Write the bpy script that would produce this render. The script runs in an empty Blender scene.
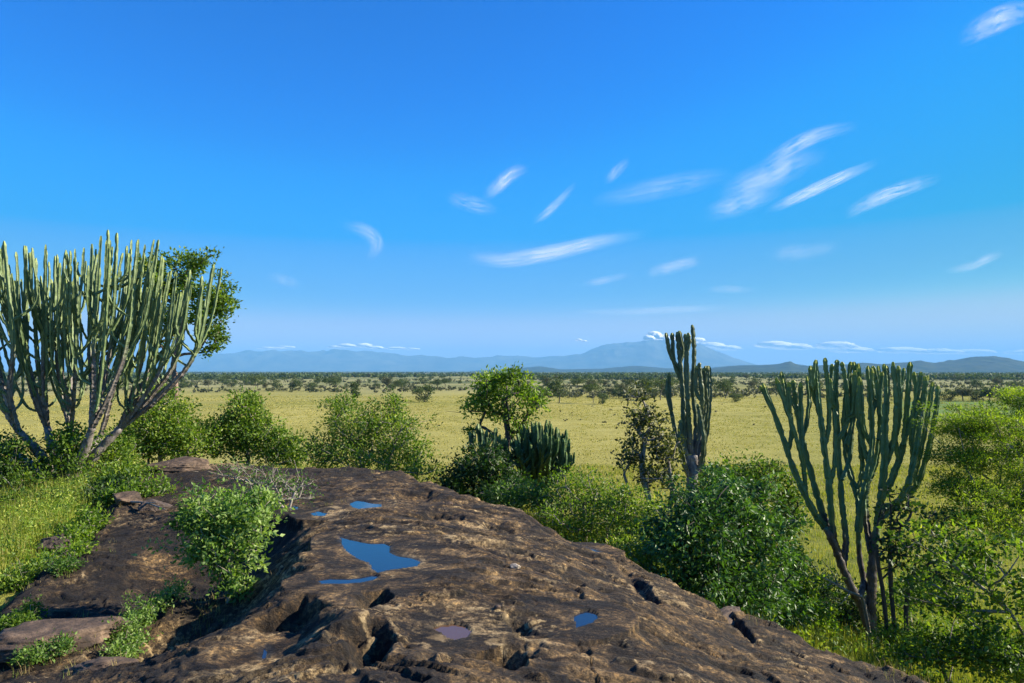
import bpy, math
import numpy as np
from mathutils import Vector
from mathutils.geometry import tessellate_polygon

RS = np.random.RandomState
R_ = math.radians
scene = bpy.context.scene
COL = scene.collection

# ------------------------------------------------------------------ camera frame
CZ = 14.0                       # eye height over the plain (standing on the rock outcrop)
F = 740.0
HOR = 371.0
TH = math.atan((HOR - 341.5) / F)
CT, ST = math.cos(TH), math.sin(TH)

def ray(px, py):
    u = (px - 512.0) / F
    v = (341.5 - py) / F
    return np.array([u, CT - v * ST, ST + v * CT])

def at(px, py, d):              # world point seen in that direction, d metres ahead
    r = ray(px, py)
    r = r * (d / r[1])
    return np.array([r[0], r[1], CZ + r[2]])

# ------------------------------------------------------------------ noise
def _h(ix, iy, seed):
    ix = ix.astype(np.int64).astype(np.uint32); iy = iy.astype(np.int64).astype(np.uint32)
    h = ix * np.uint32(374761393) + iy * np.uint32(668265263) + np.uint32((seed * 2246822519) & 0xFFFFFFFF)
    h = (h ^ (h >> np.uint32(13))) * np.uint32(1274126177)
    h = h ^ (h >> np.uint32(16))
    h = (h * np.uint32(2654435761)) ^ (h >> np.uint32(15))
    return (h & np.uint32(0xFFFFFF)).astype(np.float64) / 16777216.0

def pn(x, y, seed=0):           # gradient noise about -1..1
    x0 = np.floor(x); y0 = np.floor(y)
    fx = x - x0; fy = y - y0
    u = fx * fx * fx * (fx * (fx * 6 - 15) + 10); v = fy * fy * fy * (fy * (fy * 6 - 15) + 10)
    def g(dx, dy):
        a = _h(x0 + dx, y0 + dy, seed) * (2 * math.pi)
        return np.cos(a) * (fx - dx) + np.sin(a) * (fy - dy)
    a = g(0, 0); b = g(1, 0); c = g(0, 1); d = g(1, 1)
    return 1.5 * (a + (b - a) * u + (c - a) * v + (a - b - c + d) * u * v)

def fbm(x, y, sc, octv=4, seed=0, gain=0.5):
    s = 0; a = 1.0; f = 1.0 / sc; t = 0
    for i in range(octv):
        s = s + a * pn(x * f + 17.3 * i, y * f - 9.1 * i, seed + i); t += a; a *= gain; f *= 2.03
    return s / t

def ridge(x, y, sc, octv=4, seed=0):
    s = 0; a = 1.0; f = 1.0 / sc; t = 0
    for i in range(octv):
        s = s + a * (1 - 2 * np.abs(pn(x * f + 5.7 * i, y * f + 3.3 * i, seed + i))); t += a; a *= 0.5; f *= 2.1
    return s / t

def sstep(a, b, x):
    t = np.clip((x - a) / (b - a), 0, 1)
    return t * t * (3 - 2 * t)

# ------------------------------------------------------------------ mesh helpers
def mk_mesh(name, V, faces, mat, parent=None, attrs=None, smooth=False):
    """faces: list of int arrays (n,3)/(n,4)"""
    V = np.asarray(V, dtype=np.float32).reshape(-1, 3)
    faces = [np.asarray(f, dtype=np.int32) for f in faces if len(f)]
    me = bpy.data.meshes.new(name)
    me.vertices.add(len(V)); me.vertices.foreach_set('co', V.ravel())
    nl = sum(f.size for f in faces); npol = sum(len(f) for f in faces)
    me.loops.add(nl); me.polygons.add(npol)
    me.loops.foreach_set('vertex_index', np.concatenate([f.ravel() for f in faces]))
    tot = np.concatenate([np.full(len(f), f.shape[1], np.int32) for f in faces])
    st = np.zeros(npol, np.int32); st[1:] = np.cumsum(tot)[:-1]
    me.polygons.foreach_set('loop_start', st)
    me.polygons.foreach_set('loop_total', tot)
    me.polygons.foreach_set('use_smooth', np.full(npol, bool(smooth)))
    me.update(calc_edges=True)
    for k, a in (attrs or {}).items():
        at_ = me.attributes.new(k, 'FLOAT', 'POINT')
        at_.data.foreach_set('value', np.asarray(a, dtype=np.float32))
    if mat: me.materials.append(mat)
    o = bpy.data.objects.new(name, me)
    COL.objects.link(o)
    if parent is not None:
        o.parent = parent
        o.matrix_parent_inverse.identity()
    return o

def tag(o, label=None, cat=None, group=None, kind=None):
    if label: o['label'] = label
    if cat: o['category'] = cat
    if group: o['group'] = group
    if kind: o['kind'] = kind
    return o

def empty(name, loc, label=None, cat=None, group=None):
    o = bpy.data.objects.new(name, None)
    COL.objects.link(o); o.location = loc; o.empty_display_size = 0.2
    return tag(o, label, cat, group)

class Acc:
    def __init__(s): s.V = []; s.Q = []; s.T = []; s.A = []; s.n = 0
    def add(s, V, Q=None, T=None, A=None):
        V = np.asarray(V, float)
        s.V.append(V)
        if Q is not None and len(Q): s.Q.append(np.asarray(Q) + s.n)
        if T is not None and len(T): s.T.append(np.asarray(T) + s.n)
        s.A.append(np.full(len(V), 0.5) if A is None else np.broadcast_to(np.asarray(A, float), (len(V),)).copy())
        s.n += len(V)
    def build(s, name, mat, parent=None, origin=None, smooth=True, an='tint'):
        if name == 'branch': smooth = False
        if not s.V: return None
        V = np.concatenate(s.V)
        if origin is not None: V = V - np.asarray(origin)
        fs = []
        if s.Q: fs.append(np.concatenate(s.Q))
        if s.T: fs.append(np.concatenate(s.T))
        return mk_mesh(name, V, fs, mat, parent, {an: np.concatenate(s.A)}, smooth)

def frames(P):
    P = np.asarray(P, float)
    T = np.gradient(P, axis=0)
    T /= np.linalg.norm(T, axis=1)[:, None] + 1e-9
    ref = np.array([0.3, 1.0, 0.1]); ref /= np.linalg.norm(ref)
    N = np.cross(T, ref); N /= np.linalg.norm(N, axis=1)[:, None] + 1e-9
    B = np.cross(T, N)
    return T, N, B

def tube(acc, P, rad, sides=6, ribs=0, tint=0.5, twist=0.0, rough=0.0, rs=None):
    P = np.asarray(P, float); n = len(P)
    rad = np.broadcast_to(np.asarray(rad, float), (n,))
    T, N, B = frames(P)
    k = np.arange(sides)
    ang = 2 * math.pi * k / sides + twist
    rm = np.ones(sides) if not ribs else 1 + 0.30 * np.cos(math.pi * k)
    rr = rad[:, None] * rm[None, :]
    if rough and rs is not None:
        rr = rr * (1 + rough * rs.uniform(-1, 1, rr.shape))
    V = P[:, None, :] + (np.cos(ang)[None, :, None] * N[:, None, :] + np.sin(ang)[None, :, None] * B[:, None, :]) * rr[:, :, None]
    V = V.reshape(-1, 3)
    i = np.arange(n - 1)[:, None] * sides; j = k[None, :]; j2 = (k[None, :] + 1) % sides
    Q = np.stack([i + j, i + j2, i + sides + j2, i + sides + j], -1).reshape(-1, 4)
    V = np.vstack([V, P[-1] + T[-1] * rad[-1] * 0.5])
    T3 = np.stack([(n - 1) * sides + k, (n - 1) * sides + (k + 1) % sides, np.full(sides, n * sides)], -1)
    A = np.broadcast_to(np.asarray(tint, float), (n,))
    A = np.concatenate([np.repeat(A, sides), A[-1:]])
    acc.add(V, Q, T3, A)

def bez(P, n):
    """smooth curve through poly points (Catmull-Rom), n samples"""
    P = np.asarray(P, float)
    if len(P) == 2:
        t = np.linspace(0, 1, n)[:, None]; return P[0] * (1 - t) + P[1] * t
    E = np.vstack([2 * P[0] - P[1], P, 2 * P[-1] - P[-2]])
    seg = len(P) - 1
    t = np.linspace(0, seg - 1e-6, n); k = t.astype(int); f = (t - k)[:, None]
    a, b, c, d = E[k], E[k + 1], E[k + 2], E[k + 3]
    return 0.5 * ((2 * b) + (c - a) * f + (2 * a - 5 * b + 4 * c - d) * f ** 2 + (3 * b - a - 3 * c + d) * f ** 3)

# ------------------------------------------------------------------ materials
def nm(name):
    m = bpy.data.materials.new(name); m.use_nodes = True
    nt = m.node_tree; nt.nodes.clear()
    out = nt.nodes.new('ShaderNodeOutputMaterial')
    return m, nt, out

def N(nt, typ, **kw):
    n = nt.nodes.new('ShaderNode' + typ)
    for k, v in kw.items():
        if k.startswith('_'): setattr(n, k[1:], v)
        else: n.inputs[k].default_value = v
    return n

def ramp(nt, stops, src, interp='LINEAR'):
    r = nt.nodes.new('ShaderNodeValToRGB'); r.color_ramp.interpolation = interp
    cr = r.color_ramp
    while len(cr.elements) > 1: cr.elements.remove(cr.elements[-1])
    cr.elements[0].position = stops[0][0]; cr.elements[0].color = (*stops[0][1], 1)
    for p, c in stops[1:]:
        e = cr.elements.new(p); e.color = (*c, 1)
    nt.links.new(src, r.inputs[0])
    return r.outputs[0]

def mixc(nt, f, a, b, blend='MIX'):
    m = nt.nodes.new('ShaderNodeMix'); m.data_type = 'RGBA'; m.blend_type = blend
    for s, v in ((0, f), (6, a), (7, b)):
        if isinstance(v, (int, float)): m.inputs[s].default_value = v
        elif isinstance(v, tuple): m.inputs[s].default_value = (*v, 1)
        else: nt.links.new(v, m.inputs[s])
    return m.outputs[2]

def math_(nt, op, a, b=None, c=None, clamp=False):
    m = nt.nodes.new('ShaderNodeMath'); m.operation = op; m.use_clamp = clamp
    for s, v in ((0, a), (1, b), (2, c)):
        if v is None: continue
        if isinstance(v, (int, float)): m.inputs[s].default_value = v
        else: nt.links.new(v, m.inputs[s])
    return m.outputs[0]

def attr(nt, name):
    a = nt.nodes.new('ShaderNodeAttribute'); a.attribute_name = name
    return a.outputs['Fac']

def leafmat(name, stops, rough=0.45, trans=0.35, spec=0.4, tcol=1.5):
    m, nt, out = nm(name)
    c = ramp(nt, stops, attr(nt, 'tint'))
    p = N(nt, 'BsdfPrincipled', Roughness=rough); p.inputs['Specular IOR Level'].default_value = spec
    nt.links.new(c, p.inputs['Base Color'])
    t = N(nt, 'BsdfTranslucent')
    tc = mixc(nt, 1.0, c, (tcol, tcol * 1.05, tcol * 0.35), 'MULTIPLY')
    nt.links.new(tc, t.inputs['Color'])
    ms = N(nt, 'MixShader'); ms.inputs[0].default_value = trans
    nt.links.new(p.outputs[0], ms.inputs[1]); nt.links.new(t.outputs[0], ms.inputs[2])
    nt.links.new(ms.outputs[0], out.inputs['Surface'])
    return m

def noise_tex(nt, scale, detail=4, rough=0.55, vec=None, dist=0.0, dim='3D'):
    n = N(nt, 'TexNoise', Scale=scale, Detail=detail, Roughness=rough, Distortion=dist)
    n.noise_dimensions = dim
    if vec is not None: nt.links.new(vec, n.inputs['Vector'])
    return n.outputs['Fac']

def objco(nt, scale=None):
    tc = nt.nodes.new('ShaderNodeTexCoord')
    if scale is None: return tc.outputs['Object']
    mp = nt.nodes.new('ShaderNodeMapping'); mp.inputs['Scale'].default_value = scale
    nt.links.new(tc.outputs['Object'], mp.inputs['Vector'])
    return mp.outputs[0]

def barkmat(name, c1, c2, scale=6):
    m, nt, out = nm(name)
    v = objco(nt, (1, 1, 0.3))
    n = noise_tex(nt, scale, 6, 0.65, v, 0.6)
    c = ramp(nt, [(0.3, c1), (0.7, c2)], n)
    p = N(nt, 'BsdfPrincipled', Roughness=0.85); nt.links.new(c, p.inputs['Base Color'])
    b = N(nt, 'Bump', Strength=0.6, Distance=0.03); nt.links.new(noise_tex(nt, scale * 3, 5, 0.7, v), b.inputs['Height'])
    nt.links.new(b.outputs[0], p.inputs['Normal'])
    nt.links.new(p.outputs[0], out.inputs['Surface'])
    return m

M = {}
M['leaf_gloss'] = leafmat('glossy_leaf', [(0, (.018, .05, .012)), (.5, (.055, .135, .020)), (.85, (.115, .225, .035)), (1, (.16, .27, .06))], 0.46, 0.3, 0.45)
M['leaf_mid'] = leafmat('shrub_leaf', [(0, (.030, .070, .011)), (.5, (.115, .20, .022)), (.85, (.23, .32, .035)), (1, (.38, .42, .08))], 0.5, 0.38, 0.35)
M['leaf_bright'] = leafmat('bright_leaf', [(0, (.05, .10, .012)), (.5, (.14, .24, .02)), (1, (.32, .40, .04))], 0.5, 0.42, 0.35)
M['leaf_olive'] = leafmat('olive_leaf', [(0, (.035, .055, .015)), (.5, (.10, .13, .03)), (1, (.25, .25, .08))], 0.55, 0.3, 0.3)
M['leaf_dark'] = leafmat('dark_leaf', [(0, (.012, .032, .008)), (.6, (.038, .088, .016)), (1, (.11, .19, .03))], 0.52, 0.28, 0.3)
M['leaf_brown'] = leafmat('dry_tinged_leaf', [(0, (.03, .042, .012)), (.6, (.10, .12, .03)), (1, (.28, .24, .08))], 0.5, 0.3, 0.4)
M['leaf_pale'] = leafmat('pale_leaf', [(0, (.05, .11, .02)), (.5, (.125, .225, .035)), (1, (.30, .40, .12))], 0.5, 0.38, 0.35)
M['leaf_feather'] = leafmat('feathery_leaf', [(0, (.045, .09, .012)), (.5, (.12, .20, .02)), (1, (.28, .36, .04))], 0.5, 0.45, 0.3)
M['leaf_far'] = leafmat('savanna_tree_leaf', [(0, (.04, .06, .022)), (.5, (.08, .115, .035)), (1, (.14, .17, .05))], 0.7, 0.2, 0.2)
M['leaf_grey'] = leafmat('thorn_tree_leaf', [(0, (.06, .065, .04)), (.5, (.11, .115, .06)), (1, (.17, .17, .085))], 0.7, 0.2, 0.2)
M['grass_l'] = leafmat('meadow_grass', [(0, (.09, .15, .015)), (.45, (.20, .27, .03)), (.8, (.36, .36, .07)), (1, (.50, .43, .16))], 0.6, 0.4, 0.25, 1.3)
M['grass_r'] = leafmat('slope_grass', [(0, (.10, .15, .018)), (.5, (.22, .245, .035)), (1, (.40, .35, .08))], 0.6, 0.4, 0.25, 1.3)
M['bark_grey'] = barkmat('grey_bark', (.10, .08, .065), (.34, .31, .27), 5)
M['bark_dark'] = barkmat('dark_bark', (.025, .02, .017), (.10, .08, .065), 6)
M['bark_brown'] = barkmat('brown_bark', (.10, .06, .045), (.30, .21, .16), 6)
M['twig'] = barkmat('dry_twig', (.16, .13, .10), (.36, .32, .26), 9)
M['bark_far'] = barkmat('savanna_bark', (.05, .045, .035), (.12, .10, .08), 2)

def euphmat(name, g1, g2, bark1, bark2, tip):
    m, nt, out = nm(name)
    t = attr(nt, 'tint')                  # 0 bark .. 0.4 green .. 1 growing tip
    n = noise_tex(nt, 7, 4, 0.6, objco(nt))
    green = ramp(nt, [(0.35, g1), (0.7, g2)], n)
    bark = ramp(nt, [(0.35, bark1), (0.65, bark2)], noise_tex(nt, 14, 6, 0.7, objco(nt, (1, 1, .35)), .5))
    f1 = math_(nt, 'MULTIPLY_ADD', n, 0.25, t)
    f1 = math_(nt, 'MULTIPLY_ADD', f1, 5.0, -1.6, True)
    c = mixc(nt, f1, bark, green)
    f2 = math_(nt, 'MULTIPLY_ADD', t, 5.0, -4.0, True)
    c = mixc(nt, f2, c, tip)
    p = N(nt, 'BsdfPrincipled', Roughness=0.5); p.inputs['Specular IOR Level'].default_value = 0.35
    nt.links.new(c, p.inputs['Base Color'])
    b = N(nt, 'Bump', Strength=0.5, Distance=0.02); nt.links.new(noise_tex(nt, 30, 4, .6, objco(nt)), b.inputs['Height'])
    nt.links.new(b.outputs[0], p.inputs['Normal'])
    nt.links.new(p.outputs[0], out.inputs['Surface'])
    return m
M['euph_pale'] = euphmat('succulent_skin_pale', (.10, .155, .06), (.22, .28, .125), (.06, .048, .042), (.30, .265, .24), (.28, .34, .10))
M['euph_dark'] = euphmat('succulent_skin_dark', (.075, .14, .055), (.155, .23, .095), (.025, .020, .017), (.13, .11, .10), (.40, .40, .035))
M['euph_grey'] = euphmat('succulent_skin_grey', (.07, .10, .05), (.17, .20, .10), (.08, .068, .06), (.34, .31, .29), (.30, .30, .08))
M['euph_deep'] = euphmat('succulent_skin_deep', (.025, .06, .025), (.06, .115, .045), (.04, .03, .025), (.14, .12, .10), (.16, .22, .06))

# ------------------------------------------------------------------ rock height field
def w(px, py, z=None, d=None):     # control point: direction + (height below eye) or distance
    r = ray(px, py)
    k = (z / r[2]) if z is not None else d / r[1]
    return (r[0] * k, r[1] * k, CZ + r[2] * k)

RC = [w(*a[:2], d=a[2]) for a in [
    (400, 474, 15.5), (450, 489, 13.5), (500, 505, 12), (540, 520, 11), (600, 547, 9.8), (650, 575, 9.0), (700, 602, 8.2), (750, 630, 7.6), (800, 655, 7.1), (860, 682, 6.7),
    (500, 683, 4.5), (300, 683, 4.4), (650, 683, 4.8), (800, 683, 5.9),
    (340, 480, 15.0), (300, 485, 13.5), (700, 650, 6.35), (560, 560, 8.0), (620, 600, 7.0), (480, 560, 7.6)]]
RC += [w(px, py, z=z) for px, py, z in [
    (375, 553, -1.86), (345, 580, -1.87), (585, 619, -1.93), (455, 632, -1.89), (365, 503, -2.0), (320, 513, -1.98), (450, 520, -2.10),
    (310, 530, -1.90), (300, 555, -1.84), (560, 640, -2.0), (400, 615, -1.88), (620, 650, -2.04), (440, 492, -2.1),
    (290, 585, -1.88), (262, 625, -1.90), (240, 683, -1.97),
    (283, 550, -2.12), (240, 590, -2.78), (190, 632, -2.86), (140, 683, -2.78), (212, 655, -2.62), (246, 615, -2.45),
    (170, 595, -2.33), (100, 640, -2.33), (40, 640, -2.42), (60, 683, -2.38), (0, 600, -2.62), (150, 530, -2.38), (200, 500, -2.33), (185, 478, -2.25), (100, 570, -2.5), (-60, 683, -2.5)]]
RC += [(-1.2, 1.5, CZ - 1.72), (0, 0, CZ - 1.72), (1.4, 1.5, CZ - 1.85), (-1, -3, CZ - 1.8), (1, -3, CZ - 1.9), (-2.8, 2.5, CZ - 2.4), (2.6, 3.0, CZ - 2.4), (3.2, 0, CZ - 2.7), (-3.2, -1, CZ - 2.6), (-5, 3.5, CZ - 2.8)]
GC = [w(px, py, d=d) for px, py, d in [
    (65, 500, 16), (0, 600, 8.8), (45, 530, 12), (90, 545, 11), (10, 500, 15), (110, 500, 14.5), (150, 480, 17.5), (-80, 560, 11),
    (872, 655, 15), (800, 625, 17), (760, 640, 11.5), (950, 700, 12.5), (1024, 720, 11), (700, 590, 13.0), (600, 545, 15.5), (520, 515, 18),
    (440, 497, 20)]]
for azd in range(-180, 180, 15):
    a = R_(azd)
    for r_, z_ in ((26, 5.7), (40, 2.6), (60, .8), (85, 0.0), (110, 0.0)):
        zz = z_
        if abs(azd) > 60: zz = z_
        GC.append((-1 + r_ * math.sin(a), 4 + r_ * math.cos(a), zz))
GC += [(-4, -2, 11.2), (4.5, -2, 10.6), (0, -9, 10.8), (-9, 2, 10.6), (8, 4, 9.2), (9, 9, 8.3)]

class RBF:
    def __init__(s, P):
        P = np.array(P); s.X = P[:, :2]; n = len(P)
        D = np.linalg.norm(s.X[:, None] - s.X[None], axis=2)
        A = np.zeros((n + 3, n + 3)); A[:n, :n] = D - np.eye(n) * 0.02; A[:n, n] = 1; A[:n, n + 1:] = s.X; A[n, :n] = 1; A[n + 1:, :n] = s.X.T
        s.c = np.linalg.solve(A, np.concatenate([P[:, 2], [0, 0, 0]]))
    def __call__(s, x, y):
        sh = np.shape(x); x = np.ravel(x); y = np.ravel(y); o = np.zeros(len(x))
        for i in range(0, len(x), 40000):
            xx = x[i:i + 40000]; yy = y[i:i + 40000]
            D = np.sqrt((xx[:, None] - s.X[:, 0]) ** 2 + (yy[:, None] - s.X[:, 1]) ** 2)
            n = len(s.X)
            o[i:i + 40000] = D @ s.c[:n] + s.c[n] + s.c[n + 1] * xx + s.c[n + 2] * yy
        return o.reshape(sh)
fR, fG = RBF(RC), RBF(GC)

def sd_poly(x, y, P):             # negative inside
    P = np.asarray(P, float); d = np.full(np.shape(x), 1e18); ins = np.zeros(np.shape(x), bool)
    for i in range(len(P)):
        a = P[i]; b = P[(i + 1) % len(P)]; e = b - a
        wx = x - a[0]; wy = y - a[1]
        t = np.clip((wx * e[0] + wy * e[1]) / (e @ e + 1e-12), 0, 1)
        d = np.minimum(d, (wx - t * e[0]) ** 2 + (wy - t * e[1]) ** 2)
        c = ((a[1] > y) != (b[1] > y)) & (x < (b[0] - a[0]) * (y - a[1]) / (b[1] - a[1] + 1e-12) + a[0])
        ins ^= c
    d = np.sqrt(d)
    return np.where(ins, -d, d)

ROCK = [w(*a)[:2] for a in ()]
ROCK = [w(px, py, d=d)[:2] for px, py, d in [(415, 470, 16.6), (455, 487, 14.2), (505, 503, 12.6), (548, 518, 11.6), (612, 545, 10.4), (665, 572, 9.6), (715, 592, 8.9),
        (790, 628, 8.4), (850, 655, 7.8), (930, 683, 7.2), (1010, 720, 6.4)]] + [(4.2, 2), (4.2, -3), (-4, -3.5), (-5.5, 1)] + \
       [w(px, py, d=d)[:2] for px, py, d in [(-90, 640, 7.3), (-30, 600, 8.7), (22, 572, 9.8), (62, 545, 11.2), (84, 513, 13), (100, 480, 16.5), (180, 462, 18), (280, 462, 17.8), (350, 463, 17.3)]]

# puddles: image outline, water height under the eye
PUD = {
 'big': (-1.86, [(340, 537), (352, 540), (366, 543), (382, 543), (391, 546), (389, 552), (396, 556), (410, 558), (421, 562), (417, 566), (404, 568), (389, 571), (378, 574), (372, 570), (370, 563), (358, 559), (350, 554), (343, 548)]),
 'strip': (-1.864, [(318, 581), (330, 578.5), (345, 579), (358, 578), (372, 575), (380, 576), (374, 580), (360, 583), (340, 584), (322, 584)]),
 'far': (-2.0, [(350, 503), (356, 500), (364, 501), (372, 503), (383, 504), (381, 507), (370, 508), (358, 509), (351, 507)]),
 'far_left': (-1.98, [(309, 513), (318, 511), (328, 513), (325, 516), (314, 516)]),
 'right': (-1.93, [(573, 617), (578, 613), (587, 611), (596, 613), (599, 618), (592, 623), (583, 626), (576, 628), (575, 622)]),
 'brown': (-1.915, [(431, 629), (442, 625), (455, 624), (466, 626), (472, 631), (468, 637), (455, 640), (447, 638), (441, 633)]),
 'dark': (-2.03, [(258, 650), (266, 646), (273, 650), (270, 658), (262, 663), (257, 659)]),
 'edge': (-2.40, [(583, 547), (592, 548), (603, 552), (598, 555), (587, 552)]),
 'bush': (-2.02, [(287, 507), (296, 505), (303, 508), (296, 511), (288, 511)]),
}
def pud_xy(k):
    z, pts = PUD[k]
    return np.array([w(px, py, z=z)[:2] for px, py in pts])

# hollows: px,py, z below eye, rx, ry, depth
PITS = [(368, 648, -1.88, .24, .46, .24), (335, 640, -1.88, .10, .2, .06), (497, 656, -1.9, .30, .34, .26), (512, 628, -1.92, .14, .2, .08), (285, 618, -1.92, .30, .42, .23),
        (372, 603, -1.9, .15, .34, .22), (415, 640, -1.9, .07, .4, .12), (448, 668, -1.9, .08, .2, .16), (441, 525, -2.08, .42, .5, .16), (470, 640, -1.9, .10, .12, .05), (640, 575, -2.15, .16, .9, .12), (575, 578, -2.0, .15, .35, .08),
        (655, 645, -2.2, .20, .16, .10), (150, 600, -2.3, .18, .3, .18), (60, 600, -2.4, .3, .3, .12), (415, 500, -2.1, .5, .5, .10), (500, 530, -2.1, .3, .6, .08), (430, 665, -1.9, .07, .22, .08), (735, 622, -2.55, .1, .7, .14),
        (545, 600, -2.0, .5, .12, .05), (205, 575, -2.35, .3, .6, .12)]

def rock_base(x, y):
    z = fR(x, y)
    so = sd_poly(x, y, ROCK)
    so = so + 0.25 * fbm(x, y, 1.1, 3, 77)
    o = np.clip(so + .6, 0, None)
    return z - 0.75 * o - 0.35 * o ** 2, so

def s_in(x, y, k):
    return np.min([sd_poly(x, y, pud_xy(q)) for q in PUD if q != k], axis=0)

def rock_height(x, y, detail=True):
    z, so = rock_base(x, y)
    wx = x + 0.25 * fbm(x, y, 1.3, 3, 5); wy = y + 0.25 * fbm(x, y, 1.3, 3, 9)
    lump = 0.085 * fbm(wx, wy, 1.5, 3, 21) + 0.03 * ridge(wx * 0.75 + 0.4 * wy, wy * 0.8 - .3 * wx, 0.8, 3, 31)
    # exfoliation ledges: terraced warped field
    q = fbm(wx * 0.6 + 0.25 * wy, wy * 1.25, 0.95, 4, 41, 0.45) * 4.6
    fl = np.floor(q); fr = q - fl
    st = fl + sstep(0.0, 0.16, fr)
    led = 0.038 * (st - q) + 0.012 * q
    edge = np.exp(-((fr - 0.17) / 0.09) ** 2)
    q2 = fbm(wx * 1.3, wy * 0.7 + .3 * wx, 0.5, 4, 51, 0.5) * 4.0
    fl2 = np.floor(q2); fr2 = q2 - fl2
    led2 = 0.015 * (fl2 + sstep(0, .25, fr2) - q2)
    edge2 = np.exp(-((fr2 - 0.2) / 0.13) ** 2)
    fine = 0.008 * fbm(x, y, 0.16, 4, 61) + 0.006 * ridge(x + .5 * y, y, 0.10, 3, 66)
    # runoff channels and cracks following the fall of the rock
    al_r = .93 * x - .37 * y; ac_r = .37 * x + .93 * y
    al_l = -.55 * x - .83 * y; ac_l = .83 * x - .55 * y
    wr = sstep(-1.9, -.2, x + .25 * (y - 6))
    wob = .12 * fbm(x, y, .9, 3, 201)
    s_r = fbm((ac_r + wob) * 5.5, al_r * .55, 1, 4, 202, .6); s_l = fbm((ac_l + wob) * 5.5, al_l * .6, 1, 4, 203, .6)
    streak = s_l * (1 - wr) + s_r * wr
    c_r = np.abs(pn((ac_r + 2 * wob) * 1.5, al_r * .28, 204)); c_l = np.abs(pn((ac_l + 2 * wob) * 1.6, al_l * .3, 205))
    crk = np.exp(-((c_l * (1 - wr) + c_r * wr) / .022) ** 2) * sstep(-.15, .3, fbm(x, y, 1.6, 2, 206))
    c3 = np.abs(fbm(wx * .8, wy * .9, 1.3, 3, 207)); crk = np.maximum(crk, .8 * np.exp(-(c3 / .010) ** 2) * sstep(-.1, .25, fbm(x, y, 1.2, 2, 208)))
    z2 = z + lump + led + led2 + fine + .022 * streak - .035 * crk
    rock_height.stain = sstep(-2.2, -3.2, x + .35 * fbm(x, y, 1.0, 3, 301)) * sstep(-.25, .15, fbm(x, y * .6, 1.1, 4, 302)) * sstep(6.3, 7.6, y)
    rock_height.streak = streak; rock_height.crk = crk; wet = np.zeros(np.shape(x))
    tan = np.clip(0.8 * edge * sstep(-.25, .5, fbm(x, y, 1.0, 3, 88)) + 0.55 * edge2 * sstep(-.1, .5, fbm(x, y, .7, 3, 92)), 0, 1)
    pd = 0
    for px, py, zz, rx, ry, dp in PITS:
        cx, cy, _ = w(px, py, z=zz)
        n1 = 0.55 * fbm(x - cx, y - cy, 0.30, 3, int(px), .5)
        q_ = np.sqrt(((x - cx) / rx) ** 2 + ((y - cy) / ry) ** 2) + n1
        pd = pd + dp * (1 - sstep(0.25, 1.05, q_))
    z2 = z2 - pd
    for k in PUD:
        zw = CZ + PUD[k][0]
        P = pud_xy(k)
        c = P.mean(0); rr = np.abs(P - c).max() + 1.5
        m = (np.abs(x - c[0]) < rr) & (np.abs(y - c[1]) < rr)
        if not m.any(): continue
        xm, ym = x[m], y[m]
        sd = sd_poly(xm, ym, P) + (.018 if k == 'big' else .03 if k == 'strip' else .045) + 0.030 * fbm(xm, ym, .14, 4, 7)
        ext = max(P[:, 1].max() - c[1], .08)
        back = sstep(-.5, .9, (ym - c[1]) / ext)
        sh = zw + np.where(sd > 0, (.006 + 0.010 * back) * np.clip(sd / 0.05, 0, 1) + (.02 + 0.03 * back) * sd, np.maximum(sd * 0.8, -0.07))
        big = 1.0 if k == 'big' else .45
        t = 1 - sstep(0.03, 0.35 + .5 * big * (1 - back), sd)
        zz = z2[m]
        # ground in front of the pool stays level with its rim
        infr = (1 - back) * (1 - sstep(.5 * big, 1.4 * big, sd)) * (1 - sstep(0, .25, np.abs(xm - c[0]) - (P[:, 0].max() - c[0])))
        zz = zz - infr * np.clip(zz - (zw + .012), 0, None)
        bk = back * (1 - sstep(.4 * big, 1.3 * big, sd))
        zz = zz - bk * np.clip(zz - (zw + .02 + .05 * np.clip(sd, 0, None)), 0, None)
        zn = zz * (1 - t) + sh * t
        zn = np.where(sd <= 0, sh, zn)
        for k2 in PUD:
            if k2 != k:
                s2 = sd_poly(xm, ym, pud_xy(k2)); zn = np.where((s2 <= 0) & (sd > 0), np.minimum(zn, np.minimum(zz, CZ + PUD[k2][0] - .004)), zn)
        zn = np.where((sd > 0.01) & (sd < .35) & (s_in(xm, ym, k) > 0), np.maximum(zn, zw + .004), zn)
        z2[m] = zn
        wt = wet[m]; wet[m] = np.maximum(wt, 1 - sstep(.0, .075 + .05 * fbm(xm, ym, .1, 2, 4), np.abs(sd)) * 1.0)
        tn = tan[m]; tn = np.maximum(tn, 0.5 * np.exp(-((sd - 0.03) / 0.05) ** 2) * (0.6 + fbm(xm, ym, .2, 2, 3))); tan[m] = tn
    rock_height.wet = wet
    return z2, so, np.clip(tan, 0, 1)

def ground_height(x, y):
    z = fG(x, y)
    r = np.hypot(x + 1, y - 4)
    z = z * (1 - sstep(70, 105, r))
    z = np.where(r > 60, np.maximum(z, -0.2), z)
    z = z + 0.10 * fbm(x, y, 3.0, 4, 11) * (1 - sstep(40, 90, r)) + 0.35 * fbm(x, y, 14, 3, 15) * sstep(12, 25, r) * (1 - sstep(60, 110, r))
    return z

def gz(x, y):
    x = np.atleast_1d(np.asarray(x, float)); y = np.atleast_1d(np.asarray(y, float))
    g = ground_height(x, y); rk = rock_height(x, y)[0]
    return np.maximum(g, rk)

def gpos(px, d):                    # ground point in the direction of column px
    x = (px - 512.0) / F * d / CT
    return np.array([x, d, gz(x, d)[0]])

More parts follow.
